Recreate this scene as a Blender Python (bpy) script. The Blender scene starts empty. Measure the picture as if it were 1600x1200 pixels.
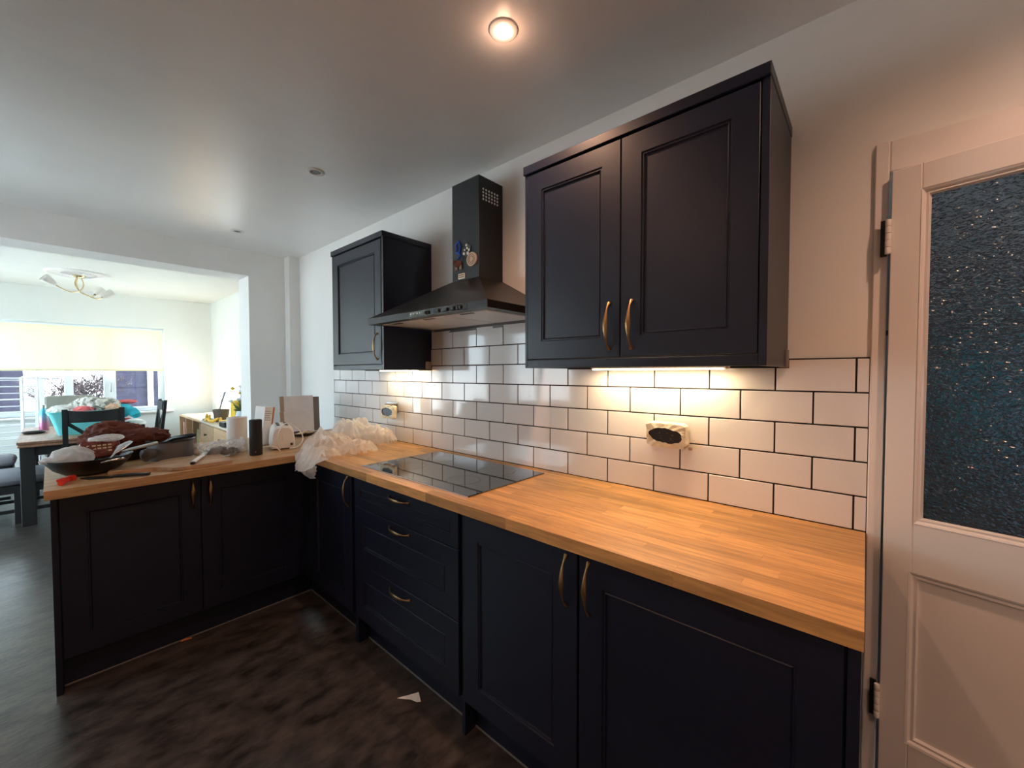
import bpy, bmesh, math, random
from mathutils import Vector, Matrix, noise, Euler
PI = math.pi
random.seed(7)
SC = bpy.context.scene
COL = SC.collection

# ------------------------------------------------------------------ camera
cam_d = bpy.data.cameras.new('camera')
cam = bpy.data.objects.new('camera', cam_d)
COL.objects.link(cam)
YAW, PITCH, ROLL = -0.71942, -0.028175, -0.00105
_cy, _sy, _cp, _sp = math.cos(YAW), math.sin(YAW), math.cos(PITCH), math.sin(PITCH)
_f = Vector((_sy*_cp, _cy*_cp, _sp)); _r = Vector((_cy, -_sy, 0)); _u = _r.cross(_f)
_r2 = _r*math.cos(ROLL) + _u*math.sin(ROLL); _u2 = _u*math.cos(ROLL) - _r*math.sin(ROLL)
cam.matrix_world = Matrix(((_r2.x, _u2.x, -_f.x, 0.0220), (_r2.y, _u2.y, -_f.y, -1.5761), (_r2.z, _u2.z, -_f.z, 1.3825), (0, 0, 0, 1)))
cam_d.sensor_width = 36
cam_d.lens = 631.57/1600*36
cam_d.clip_start = 0.02
SC.camera = cam

# ------------------------------------------------------------------ world, exposure
SC.view_settings.view_transform = 'Standard'
SC.view_settings.look = 'None'
SC.view_settings.gamma = 1
SC.view_settings.use_curve_mapping = False
SC.view_settings.exposure = 0.76
SC.cycles.max_bounces = 10
SC.cycles.diffuse_bounces = 7
SC.cycles.glossy_bounces = 4
SC.cycles.transmission_bounces = 8
SC.cycles.transparent_max_bounces = 16
SC.cycles.caustics_reflective = False
SC.cycles.caustics_refractive = False
SC.cycles.sample_clamp_indirect = 6
SC.cycles.use_denoising = True
W = bpy.data.worlds.new('sky'); SC.world = W; W.use_nodes = True
wn = W.node_tree.nodes; wl = W.node_tree.links
sky = wn.new('ShaderNodeTexSky'); sky.sky_type = 'HOSEK_WILKIE'
sky.sun_direction = (0.35, -0.5, 0.8); sky.turbidity = 4.0; sky.ground_albedo = 0.4
SKY_STRENGTH = 8.6
smix = wn.new('ShaderNodeMixRGB'); smix.inputs[0].default_value = 0.62
smix.inputs[2].default_value = (0.64, 0.75, 0.82, 1)
wl.new(sky.outputs[0], smix.inputs[1]); wl.new(smix.outputs[0], wn['Background'].inputs[0])
wn['Background'].inputs[1].default_value = SKY_STRENGTH
WARM = (1.0, 0.56, 0.36)
WARM_STRIP = (1.0, 0.70, 0.41)
SPOT_POWER = 23
STRIP_POWER = (1.6, 0.85)
sun_d = bpy.data.lights.new('sun', 'SUN'); sun_d.energy = 40; sun_d.angle = 0.01; sun_d.color = (1.0, 0.95, 0.88)
sun_o = bpy.data.objects.new('sun', sun_d); COL.objects.link(sun_o)
sun_o.rotation_euler = Vector((0.10, -0.62, -0.78)).to_track_quat('-Z', 'Y').to_euler()
def portal(name, loc, rot, sx, sy):
    l = bpy.data.lights.new(name, 'AREA'); l.shape = 'RECTANGLE'; l.size = sx; l.size_y = sy
    l.cycles.is_portal = True
    o = bpy.data.objects.new(name, l); COL.objects.link(o); o.location = loc; o.rotation_euler = rot
portal('sky_portal_window', (-7.86, -1.75, 1.45), (0, -PI/2, 0), 1.3, 2.7)
portal('sky_portal_patio', (-6.1, -3.46, 1.1), (PI/2, 0, 0), 2.5, 2.2)
portal('sky_portal_kitchen', (-3.5, -3.14, 1.5), (PI/2, 0, 0), 1.3, 1.3)
portal('sky_portal_side', (-6.9, 0.2, 1.19), (-PI/2, 0, 0), 1.3, 0.6)

# ------------------------------------------------------------------ helpers
WLOC = {}
def tag(o, label=None, cat=None, group=None, kind=None):
    if label: o['label'] = label
    if cat: o['category'] = cat
    if group: o['group'] = group
    if kind: o['kind'] = kind
    return o
def thing(name, loc, label, cat, group=None):
    o = bpy.data.objects.new(name, None); COL.objects.link(o)
    o.empty_display_size = 0.05
    o.location = loc; WLOC[o.name] = Vector(loc)
    return tag(o, label, cat, group)
def obj(name, bm, mat, parent=None, smooth=35, loc=None):
    """link a bmesh written in world coordinates as one object"""
    L = Vector(loc) if loc is not None else (WLOC[parent.name] if parent else Vector((0, 0, 0)))
    if L.length: bmesh.ops.translate(bm, verts=bm.verts, vec=-L)
    bmesh.ops.recalc_face_normals(bm, faces=bm.faces)
    me = bpy.data.meshes.new(name); bm.to_mesh(me); bm.free()
    if isinstance(mat, (list, tuple)):
        for m in mat: me.materials.append(m)
    else: me.materials.append(mat)
    if smooth:
        me.shade_smooth(); me.set_sharp_from_angle(angle=math.radians(smooth))
    o = bpy.data.objects.new(name, me); COL.objects.link(o)
    if parent:
        o.parent = parent
        o.location = L - WLOC[parent.name]
    else: o.location = L
    WLOC[o.name] = L
    return o
def copy_tree(o, parent=None):
    c = o.copy(); COL.objects.link(c)
    if parent: c.parent = parent
    for ch in list(o.children): copy_tree(ch, c)
    return c
def B(): return bmesh.new()
def box(bm, x0, x1, y0, y1, z0, z1, bev=0.0, mi=0, M=None):
    vs = [bm.verts.new((x, y, z)) for x in (x0, x1) for y in (y0, y1) for z in (z0, z1)]
    idx = [(0, 1, 3, 2), (4, 6, 7, 5), (0, 4, 5, 1), (2, 3, 7, 6), (0, 2, 6, 4), (1, 5, 7, 3)]
    fs = []
    for i in idx:
        f = bm.faces.new([vs[j] for j in i]); f.material_index = mi; fs.append(f)
    if bev > 0:
        es = list({e for f in fs for e in f.edges})
        r = bmesh.ops.bevel(bm, geom=es, offset=bev, segments=1, affect='EDGES', profile=0.5)
        for f in r['faces']: f.material_index = mi
        vs = list({v for f in fs if f.is_valid for v in f.verts} | set(r['verts']))
    if M is not None: bmesh.ops.transform(bm, matrix=M, verts=[v for v in vs if v.is_valid])
    return vs
def tube(bm, pts, rad, n=10, caps=True, wide=None, wr=1.0, mi=0):
    """tube along pts; rad number or list; wide: axis along which the section is scaled by wr (number or list)"""
    pts = [Vector(p) for p in pts]; N = len(pts)
    rad = rad if isinstance(rad, (list, tuple)) else [rad]*N
    wr = wr if isinstance(wr, (list, tuple)) else [wr]*N
    rings = []; prev = None
    for i, p in enumerate(pts):
        t = (pts[min(i+1, N-1)] - pts[max(i-1, 0)]).normalized()
        if wide is not None: a = Vector(wide); a = (a - t*a.dot(t)).normalized()
        elif prev is None:
            a = t.orthogonal().normalized()
        else:
            a = (prev - t*prev.dot(t)).normalized()
        prev = a; b = t.cross(a)
        rings.append([bm.verts.new(p + (a*math.cos(2*PI*k/n)*wr[i] + b*math.sin(2*PI*k/n))*rad[i]) for k in range(n)])
    for i in range(N-1):
        for k in range(n):
            f = bm.faces.new((rings[i][k], rings[i][(k+1) % n], rings[i+1][(k+1) % n], rings[i+1][k])); f.material_index = mi
    if caps:
        for rg in (rings[0][::-1], rings[-1]):
            f = bm.faces.new(rg); f.material_index = mi
def lathe(bm, prof, c, n=32, axis='z', caps=True, mi=0, M=None):
    """prof: list of (r, h)"""
    rings = []
    for r, h in prof:
        rg = []
        for k in range(n):
            a = 2*PI*k/n; x, y, z = r*math.cos(a), r*math.sin(a), h
            if axis == 'y': x, y, z = x, h, y
            if axis == 'x': x, y, z = h, x, y
            p = Vector((x, y, z))
            if M is not None: p = M @ p
            rg.append(bm.verts.new(p + Vector(c)))
        rings.append(rg)
    for i in range(len(rings)-1):
        for k in range(n):
            f = bm.faces.new((rings[i][k], rings[i][(k+1) % n], rings[i+1][(k+1) % n], rings[i+1][k])); f.material_index = mi
    if caps:
        for rg in (rings[0][::-1], rings[-1]):
            f = bm.faces.new(rg); f.material_index = mi
def prism(bm, poly, d0, d1, plane='xz', mi=0, bev=0):
    def P(a, b, d): return (a, d, b) if plane == 'xz' else ((a, b, d) if plane == 'xy' else (d, a, b))
    v0 = [bm.verts.new(P(a, b, d0)) for a, b in poly]; v1 = [bm.verts.new(P(a, b, d1)) for a, b in poly]
    n = len(poly)
    fs = [bm.faces.new(v0[::-1]), bm.faces.new(v1)]
    for i in range(n): fs.append(bm.faces.new((v0[i], v0[(i+1) % n], v1[(i+1) % n], v1[i])))
    for f in fs: f.material_index = mi
    if bev:
        bmesh.ops.bevel(bm, geom=list(fs[1].edges) + list(fs[0].edges), offset=bev, segments=1, affect='EDGES', profile=0.5)
def rough(v, f, seed):
    return noise.noise(Vector((v.x*f+seed*13.1, v.y*f-seed*7.7, v.z*f+seed*3.3)))
def ridge(v, f, seed):
    return 1 - 2*abs(rough(v, f, seed))
def crumple(v, f, seed):
    d = noise.voronoi(Vector((v.x*f+seed*3.7, v.y*f-seed*5.1, v.z*f+seed*1.9)))[0]
    return d[0]
def lump(bm, c, r, seed=1, amp=0.15, f=6, fold=0.1, sub=4, flat=None, mi=0, crisp=0.0):
    """crumpled soft lump: ellipsoid of radii r with folds; flat clamps the underside to that height"""
    res = bmesh.ops.create_icosphere(bm, subdivisions=sub, radius=1)
    c = Vector(c); s = min(r)
    for v in res['verts']:
        n = v.co.normalized()
        q = Vector((n.x*r[0], n.y*r[1], n.z*r[2]))
        d = 1 + amp*rough(q, f, seed) + fold*ridge(q, f*2.3, seed+5)*0.6 + fold*0.5*ridge(q, f*5, seed+9)
        if crisp: d += crisp*(crumple(q, 22, seed)-0.4) + crisp*0.5*(crumple(q, 50, seed+3)-0.4)
        v.co = c + q*d
        if flat is not None and v.co.z < flat: v.co.z = flat
    for f_ in {f_ for v in res['verts'] for f_ in v.link_faces}: f_.material_index = mi
def front(bm, T, w, h, fr=0.078, th=0.02):
    """shaker front with beaded inner edge; local x 0..w, z 0..h, face at y=0 looking to -y"""
    rings = [(0, th), (0, 0.0016), (0.0016, 0), (fr-0.002, 0), (fr, 0.0035), (fr+0.0045, 0.0035), (fr+0.0065, 0.0012), (fr+0.009, 0.007)]
    loops = []
    for i, d in rings:
        loops.append([bm.verts.new(T @ Vector(p)) for p in ((i, d, i), (w-i, d, i), (w-i, d, h-i), (i, d, h-i))])
    for a, b in zip(loops, loops[1:]):
        for k in range(4): bm.faces.new((a[k], a[(k+1) % 4], b[(k+1) % 4], b[k]))
    bm.faces.new(loops[-1]); bm.faces.new(loops[0][::-1])
def bow_handle(bm, T, L=0.155):
    """leaf-shaped bow handle standing on a front: local z 0..L, standing off to -y"""
    pts, rad, wr = [], [], []
    for t, so, r, w in ((0.0, 0.001, .0052, 1.2), (0.03, .004, .0052, 1.25), (0.08, .011, .0036, 1.0), (0.15, .018, .003, 1.0), (0.25, .024, .0032, 1.5), (0.38, .028, .0036, 2.2),
                        (0.5, .0295, .0038, 2.5), (0.62, .028, .0036, 2.2), (0.75, .024, .0032, 1.5), (0.85, .018, .003, 1.0), (0.92, .011, .0036, 1.0), (0.97, .004, .0052, 1.25), (1.0, .001, .0052, 1.2)):
        pts.append(T @ Vector((0, -so, t*L))); rad.append(r); wr.append(w)
    wide = (T.to_3x3() @ Vector((1, 0, 0)))
    tube(bm, pts, rad, n=12, wide=wide, wr=wr)
def TR(x, y, z, rz=0): return Matrix.Translation((x, y, z)) @ Matrix.Rotation(rz, 4, 'Z')

# ------------------------------------------------------------------ materials
def mat(name, col, rough=0.5, metal=0.0, bump=0, bscale=60, var=0.0, vscale=4, vstretch=(1, 1, 1), spec=0.5, rand=0.0, alt=None, coat=0, bstretch=None, world=False):
    m = bpy.data.materials.new(name); m.use_nodes = True
    n = m.node_tree.nodes; l = m.node_tree.links; b = n['Principled BSDF']
    b.inputs['Base Color'].default_value = (*col, 1); b.inputs['Roughness'].default_value = rough
    b.inputs['Metallic'].default_value = metal; b.inputs['Specular IOR Level'].default_value = spec
    b.inputs['Coat Weight'].default_value = coat
    tc = n.new('ShaderNodeTexCoord'); src = tc.outputs['Object']
    if world: src = n.new('ShaderNodeNewGeometry').outputs['Position']
    if rand:
        oi = n.new('ShaderNodeObjectInfo')
        mul = n.new('ShaderNodeMath'); mul.operation = 'MULTIPLY'; mul.inputs[1].default_value = 37.0
        l.new(oi.outputs['Random'], mul.inputs[0])
        add = n.new('ShaderNodeVectorMath'); add.operation = 'ADD'
        l.new(src, add.inputs[0]); l.new(mul.outputs[0], add.inputs[1]); src = add.outputs[0]
    col_out = None
    if var:
        mp = n.new('ShaderNodeMapping'); mp.inputs['Scale'].default_value = vstretch; l.new(src, mp.inputs[0])
        t = n.new('ShaderNodeTexNoise'); t.inputs['Scale'].default_value = vscale; t.inputs['Detail'].default_value = 10
        t.inputs['Roughness'].default_value = 0.62
        l.new(mp.outputs[0], t.inputs['Vector'])
        rp = n.new('ShaderNodeValToRGB')
        c2 = alt if alt else tuple(min(1, c*(1+var)) for c in col)
        c1 = tuple(c*(1-var) for c in col)
        rp.color_ramp.elements[0].position = 0.35; rp.color_ramp.elements[0].color = (*c1, 1)
        rp.color_ramp.elements[1].position = 0.68; rp.color_ramp.elements[1].color = (*c2, 1)
        l.new(t.outputs['Fac'], rp.inputs[0]); col_out = rp.outputs[0]
    if rand:
        hs = n.new('ShaderNodeHueSaturation')
        mr = n.new('ShaderNodeMapRange'); mr.inputs[3].default_value = 1-rand; mr.inputs[4].default_value = 1+rand
        l.new(oi.outputs['Random'], mr.inputs[0]); l.new(mr.outputs[0], hs.inputs['Value'])
        if col_out: l.new(col_out, hs.inputs['Color'])
        else: hs.inputs['Color'].default_value = (*col, 1)
        col_out = hs.outputs[0]
    if col_out: l.new(col_out, b.inputs['Base Color'])
    if bump:
        t2 = n.new('ShaderNodeTexNoise'); t2.inputs['Scale'].default_value = bscale; t2.inputs['Detail'].default_value = 4
        if bstretch:
            mp2 = n.new('ShaderNodeMapping'); mp2.inputs['Scale'].default_value = bstretch; l.new(src, mp2.inputs[0]); l.new(mp2.outputs[0], t2.inputs['Vector'])
        else: l.new(src, t2.inputs['Vector'])
        bp = n.new('ShaderNodeBump'); bp.inputs['Strength'].default_value = bump; bp.inputs['Distance'].default_value = 0.01
        l.new(t2.outputs['Fac'], bp.inputs['Height']); l.new(bp.outputs[0], b.inputs['Normal'])
    return m
def emit(name, col, s):
    m = bpy.data.materials.new(name); m.use_nodes = True
    b = m.node_tree.nodes['Principled BSDF']
    b.inputs['Base Color'].default_value = (*col, 1)
    b.inputs['Emission Color'].default_value = (*col, 1); b.inputs['Emission Strength'].default_value = s
    return m
def glass_thin(name, tint=(1, 1, 1)):
    m = bpy.data.materials.new(name); m.use_nodes = True; n = m.node_tree.nodes; l = m.node_tree.links
    n.remove(n['Principled BSDF'])
    tr = n.new('ShaderNodeBsdfTransparent'); tr.inputs[0].default_value = (*tint, 1)
    gl = n.new('ShaderNodeBsdfGlossy'); gl.inputs['Roughness'].default_value = 0.02
    lw = n.new('ShaderNodeLayerWeight'); lw.inputs[0].default_value = 0.5
    pw = n.new('ShaderNodeMath'); pw.operation = 'POWER'; pw.inputs[1].default_value = 5; l.new(lw.outputs['Facing'], pw.inputs[0])
    fr = n.new('ShaderNodeMath'); fr.operation = 'MULTIPLY_ADD'; fr.inputs[1].default_value = 0.9; fr.inputs[2].default_value = 0.035; l.new(pw.outputs[0], fr.inputs[0])
    mx = n.new('ShaderNodeMixShader'); l.new(fr.outputs[0], mx.inputs[0]); l.new(tr.outputs[0], mx.inputs[1]); l.new(gl.outputs[0], mx.inputs[2])
    l.new(mx.outputs[0], n['Material Output'].inputs[0])
    return m
def film(name, col=(0.95, 0.94, 0.92), clear=0.50, rough=0.11, bump=0.16):
    """crumpled polythene: part see-through, part milky, glossy"""
    m = bpy.data.materials.new(name); m.use_nodes = True; n = m.node_tree.nodes; l = m.node_tree.links
    b = n['Principled BSDF']; b.inputs['Base Color'].default_value = (*col, 1); b.inputs['Roughness'].default_value = rough
    b.inputs['Specular IOR Level'].default_value = 0.7
    tl = n.new('ShaderNodeBsdfTranslucent'); tl.inputs[0].default_value = (*col, 1)
    m1 = n.new('ShaderNodeMixShader'); m1.inputs[0].default_value = 0.45; l.new(b.outputs[0], m1.inputs[1]); l.new(tl.outputs[0], m1.inputs[2])
    tr = n.new('ShaderNodeBsdfTransparent')
    lw = n.new('ShaderNodeLayerWeight'); lw.inputs[0].default_value = 0.35
    mr = n.new('ShaderNodeMapRange'); mr.inputs[3].default_value = 1-clear; mr.inputs[4].default_value = 1.0
    l.new(lw.outputs['Facing'], mr.inputs[0])
    m2 = n.new('ShaderNodeMixShader'); l.new(mr.outputs[0], m2.inputs[0]); l.new(tr.outputs[0], m2.inputs[1]); l.new(m1.outputs[0], m2.inputs[2])
    t = n.new('ShaderNodeTexVoronoi'); t.feature = 'F1'; t.inputs['Scale'].default_value = 38; tc = n.new('ShaderNodeTexCoord')
    nz = n.new('ShaderNodeTexNoise'); nz.inputs['Scale'].default_value = 16; l.new(tc.outputs['Object'], nz.inputs['Vector'])
    ma = n.new('ShaderNodeVectorMath'); ma.operation = 'MULTIPLY_ADD'; ma.inputs[1].default_value = (0.09, 0.09, 0.09); l.new(nz.outputs['Color'], ma.inputs[0]); l.new(tc.outputs['Object'], ma.inputs[2]); l.new(ma.outputs[0], t.inputs['Vector'])
    bp = n.new('ShaderNodeBump'); bp.inputs['Strength'].default_value = bump; bp.inputs['Distance'].default_value = 0.02
    l.new(t.outputs['Distance'], bp.inputs['Height']); l.new(bp.outputs[0], b.inputs['Normal'])
    l.new(m2.outputs[0], n['Material Output'].inputs[0])
    return m
def cloth_translucent(name, col, k=0.5):
    m = bpy.data.materials.new(name); m.use_nodes = True; n = m.node_tree.nodes; l = m.node_tree.links
    b = n['Principled BSDF']; b.inputs['Base Color'].default_value = (*col, 1); b.inputs['Roughness'].default_value = 0.9
    tl = n.new('ShaderNodeBsdfTranslucent'); tl.inputs[0].default_value = (*col, 1)
    mx = n.new('ShaderNodeMixShader'); mx.inputs[0].default_value = k
    l.new(b.outputs[0], mx.inputs[1]); l.new(tl.outputs[0], mx.inputs[2]); l.new(mx.outputs[0], n['Material Output'].inputs[0])
    return m
m_wall = mat('white_wall_paint', (0.85, 0.84, 0.82), 0.75, bump=0.06, bscale=14, var=0.02, vscale=2)
m_dwall = mat('dining_wall_paint', (0.74, 0.765, 0.735), 0.75, bump=0.06, bscale=14, var=0.02, vscale=2)
m_ceil = mat('white_ceiling_paint', (0.86, 0.85, 0.83), 0.30, bump=0.10, bscale=2.6, var=0.025, vscale=1.6, vstretch=(1, 0.35, 1), bstretch=(1, 0.4, 1))
m_gloss = mat('white_gloss_paint', (0.80, 0.76, 0.74), 0.32, bump=0.04, bscale=22)
m_navy = mat('navy_satin_lacquer', (0.0050, 0.0078, 0.0215), 0.38, bump=0.01, bscale=90)
m_carc = mat('navy_carcass', (0.005, 0.007, 0.017), 0.42)
m_brass = mat('antique_brass', (0.33, 0.20, 0.09), 0.33, 1.0)
m_tile = mat('white_glazed_tile', (0.80, 0.785, 0.775), 0.09, bump=0.018, bscale=9, rand=0.025, coat=0.2)
m_grout = mat('black_grout', (0.012, 0.012, 0.013), 0.9)
m_oak = mat('oak_stave_lengthwise', (0.56, 0.30, 0.105), 0.42, bump=0.03, bscale=30, var=0.28, vscale=5, vstretch=(1.3, 16, 16), rand=0.22, bstretch=(1, 14, 14))
m_oak_y = mat('oak_stave_crosswise', (0.47, 0.285, 0.14), 0.45, bump=0.03, bscale=30, var=0.22, vscale=5, vstretch=(16, 1.3, 16), rand=0.14, bstretch=(14, 1, 14))
m_floor = mat('dark_slate_vinyl', (0.030, 0.026, 0.025), 0.29, bump=0.14, bscale=26, var=0.55, vscale=8, vstretch=(1.7, 0.9, 1), alt=(0.085, 0.072, 0.066), world=True, bstretch=(2.5, 1, 1))
m_seam = mat('dark_floor_seam', (0.015, 0.014, 0.014), 0.9)
m_glassblk = mat('black_ceramic_glass', (0.006, 0.006, 0.007), 0.03, spec=1.0)
m_glassblk.node_tree.nodes['Principled BSDF'].inputs['IOR'].default_value = 1.9
m_blk = mat('black_plastic', (0.012, 0.012, 0.013), 0.4)
m_blkmet = mat('black_painted_steel', (0.013, 0.013, 0.014), 0.42, 0.3)
m_hood = mat('black_hood_steel', (0.022, 0.020, 0.019), 0.38, 0.5)
m_filter = mat('silver_mesh_filter', (0.62, 0.56, 0.52), 0.38, 0.9, bump=0.3, bscale=240)
m_steel = mat('brushed_steel', (0.62, 0.62, 0.62), 0.22, 1.0)
m_white = mat('white_plastic', (0.82, 0.81, 0.79), 0.35)
m_pvc = mat('white_window_plastic', (0.80, 0.86, 0.90), 0.4)
m_paper = mat('white_paper', (0.84, 0.83, 0.81), 0.9, bump=0.1, bscale=120)
m_tape = mat('cream_masking_tape', (0.76, 0.68, 0.50), 0.6, bump=0.25, bscale=60, var=0.2, vscale=30)
m_grey = mat('grey_enamel', (0.13, 0.13, 0.135), 0.45)
m_pan = mat('black_nonstick', (0.010, 0.011, 0.010), 0.36)
m_film = film('clear_polythene')
m_film_clear = film('clear_bag_polythene', (0.90, 0.92, 0.94), 0.82, 0.12)
m_bagw = film('milky_food_bag', (0.92, 0.91, 0.90), 0.42, 0.4)
m_rust = mat('rust_red_cloth', (0.125, 0.026, 0.012), 0.75, bump=0.3, bscale=40, var=0.35, vscale=12)
m_packet = mat('dark_red_packet', (0.16, 0.03, 0.025), 0.35, bump=0.25, bscale=50, var=0.4, vscale=40)
m_red = mat('red_plastic', (0.72, 0.035, 0.02), 0.4)
m_board = mat('chopping_board_wood', (0.46, 0.30, 0.18), 0.55, var=0.3, vscale=5, vstretch=(8, 1.2, 8), bump=0.05, bscale=40)
m_card = mat('pale_board_face', (0.84, 0.82, 0.84), 0.7, bump=0.08, bscale=16, var=0.05, vscale=9)
m_cardedge = mat('brown_board_edge', (0.40, 0.31, 0.25), 0.8)
m_greybrd = mat('grey_brown_board', (0.20, 0.175, 0.155), 0.7)
m_orange = mat('orange_card', (0.58, 0.17, 0.045), 0.6)
m_tableblk = mat('charcoal_painted_wood', (0.022, 0.025, 0.027), 0.45)
m_tabletop = mat('dining_oak', (0.34, 0.185, 0.12), 0.42, var=0.25, vscale=4, vstretch=(1.2, 12, 12))
m_beech = mat('pale_beech', (0.66, 0.44, 0.26), 0.5, var=0.12, vscale=4, vstretch=(1.2, 10, 10))
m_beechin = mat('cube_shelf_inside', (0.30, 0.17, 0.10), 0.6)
m_cyan = mat('turquoise_plastic', (0.16, 0.68, 0.72), 0.4)
m_greyfab = mat('grey_bench_fabric', (0.30, 0.31, 0.36), 0.95, bump=0.15, bscale=150)
m_chairfab = mat('grey_green_chair_fabric', (0.27, 0.28, 0.25), 0.95, bump=0.15, bscale=150)
m_clothw = mat('white_laundry', (0.78, 0.78, 0.76), 0.9)
m_pink = mat('pink_laundry', (0.80, 0.16, 0.17), 0.9)
m_teal = mat('teal_laundry', (0.03, 0.48, 0.62), 0.85)
m_gold = mat('polished_brass', (0.72, 0.58, 0.34), 0.2, 1.0)
m_frost = mat('frosted_glass_shade', (0.72, 0.70, 0.66), 0.35)
m_banana = mat('banana_skin', (0.85, 0.52, 0.07), 0.55, var=0.2, vscale=20)
m_yellow = mat('yellow_card', (0.85, 0.60, 0.06), 0.6)
m_mug = mat('grey_brown_glaze', (0.16, 0.13, 0.115), 0.35)
m_leaf = mat('dusty_green_leaf', (0.10, 0.13, 0.05), 0.7)
m_petal = mat('white_petal', (0.85, 0.83, 0.78), 0.8)
m_vase = mat('pale_blue_glaze', (0.60, 0.70, 0.78), 0.3)
m_blind = cloth_translucent('cream_blind_fabric', (0.84, 0.75, 0.57), 0.12)
m_glass = glass_thin('window_glass', (0.95, 0.98, 0.98))
m_fence = mat('weathered_fence_board', (0.028, 0.026, 0.050), 0.9, var=0.3, vscale=8, vstretch=(10, 1, 10), rand=0.15)
m_twig = mat('bare_twig', (0.03, 0.02, 0.025), 0.9)
m_ground = mat('garden_paving', (0.42, 0.44, 0.46), 0.9, var=0.15, vscale=3)
m_airer = mat('white_coated_wire', (0.80, 0.84, 0.86), 0.35)
m_bulb = emit('lit_lamp_face', (1.0, 0.85, 0.62), 14)
m_strip = emit('lit_led_diffuser', (1.0, 0.80, 0.48), 5.5)
m_downrim = mat('white_lamp_rim', (0.75, 0.74, 0.72), 0.35)
m_downdark = mat('unlit_lamp_face', (0.10, 0.10, 0.10), 0.25)
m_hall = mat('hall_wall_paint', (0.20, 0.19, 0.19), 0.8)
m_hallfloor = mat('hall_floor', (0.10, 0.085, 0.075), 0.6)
# pattern for the checked cloth
m_check = mat('checked_laundry', (0.75, 0.74, 0.70), 0.9)
def make_check(m):
    n = m.node_tree.nodes; l = m.node_tree.links; tc = n.new('ShaderNodeTexCoord')
    wv = n.new('ShaderNodeTexWave'); wv.inputs['Scale'].default_value = 7; wv.inputs['Distortion'].default_value = 3
    wv.bands_direction = 'DIAGONAL'
    l.new(tc.outputs['Object'], wv.inputs['Vector'])
    rp = n.new('ShaderNodeValToRGB'); rp.color_ramp.interpolation = 'CONSTANT'
    rp.color_ramp.elements[0].color = (0.34, 0.34, 0.30, 1); rp.color_ramp.elements[1].color = (0.78, 0.76, 0.72, 1); rp.color_ramp.elements[1].position = 0.3
    l.new(wv.outputs['Fac'], rp.inputs[0]); l.new(rp.outputs[0], n['Principled BSDF'].inputs['Base Color'])
make_check(m_check)
def obscure_glass():
    m = bpy.data.materials.new('obscured_door_glass'); m.use_nodes = True; n = m.node_tree.nodes; l = m.node_tree.links
    b = n['Principled BSDF']; b.inputs['Base Color'].default_value = (0.62, 0.68, 0.74, 1); b.inputs['Roughness'].default_value = 0.16
    b.inputs['Transmission Weight'].default_value = 1; b.inputs['IOR'].default_value = 1.3
    tc = n.new('ShaderNodeTexCoord')
    mp = n.new('ShaderNodeMapping'); mp.inputs['Scale'].default_value = (1, 1, 1.6); l.new(tc.outputs['Object'], mp.inputs[0])
    nz = n.new('ShaderNodeTexNoise'); nz.inputs['Scale'].default_value = 30; l.new(mp.outputs[0], nz.inputs['Vector'])
    ad = n.new('ShaderNodeVectorMath'); ad.operation = 'MULTIPLY_ADD'; ad.inputs[1].default_value = (0.03, 0.03, 0.03)
    l.new(nz.outputs['Color'], ad.inputs[0]); l.new(mp.outputs[0], ad.inputs[2])
    vo = n.new('ShaderNodeTexVoronoi'); vo.feature = 'DISTANCE_TO_EDGE'; vo.inputs['Scale'].default_value = 70; l.new(ad.outputs[0], vo.inputs['Vector'])
    bp = n.new('ShaderNodeBump'); bp.inputs['Strength'].default_value = 0.7; bp.inputs['Distance'].default_value = 0.01
    l.new(vo.outputs['Distance'], bp.inputs['Height']); l.new(bp.outputs[0], b.inputs['Normal'])
    return m
m_obscure = obscure_glass()

# ------------------------------------------------------------------ setting: shell
CZ = 2.475
def struct(name, bm, m, parent=None, smooth=30):
    o = obj(name, bm, m, parent, smooth)
    if not parent: o['kind'] = 'structure'
    return o
bm = B(); box(bm, -8.1, 2.3, -3.6, 0.0, -0.10, -0.004); box(bm, -8.1, -4.16, 0.0, 0.35, -0.10, -0.004)
floor = struct('floor', bm, m_seam)
# vinyl planks laid along y
TW, TL = 0.31, 0.93
nx = int(math.ceil(10.0/TW))
me_tile = None
for i in range(nx):
    x0 = -7.92 + i*TW
    off = (i % 3)*TL/3
    y1 = 0.35 if x0 + TW < -4.3 else 0.005
    y = -3.5 - off
    while y < y1:
        a, b_ = max(y, -3.5), min(y+TL, y1)
        if b_ - a > 0.02:
            bm = B(); box(bm, x0+0.0002, x0+TW-0.0002, a+0.0002, b_-0.0002, -0.005, 0.0)
            obj('vinyl_plank', bm, m_floor, floor, smooth=0, loc=(x0+TW/2, (a+b_)/2, 0))
        y += TL
bm = B(); box(bm, -4.45, 2.0, -3.4, 0.02, CZ, CZ+0.12)
struct('ceiling', bm, m_ceil)
bm = B(); box(bm, -8.1, -4.45, -3.6, 0.30, CZ, CZ+0.12)
struct('ceiling_dining', bm, m_dwall)
# kitchen tiled wall (rear), with the door opening at its right end
bm = B()
box(bm, -4.45, 0.03, 0.010, 0.13, 0, CZ)
box(bm, 0.03, 0.93, 0.010, 0.13, 2.034, CZ)
box(bm, 0.93, 2.0, 0.010, 0.13, 0, CZ)
wall_tile = struct('wall_rear', bm, m_wall)
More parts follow.
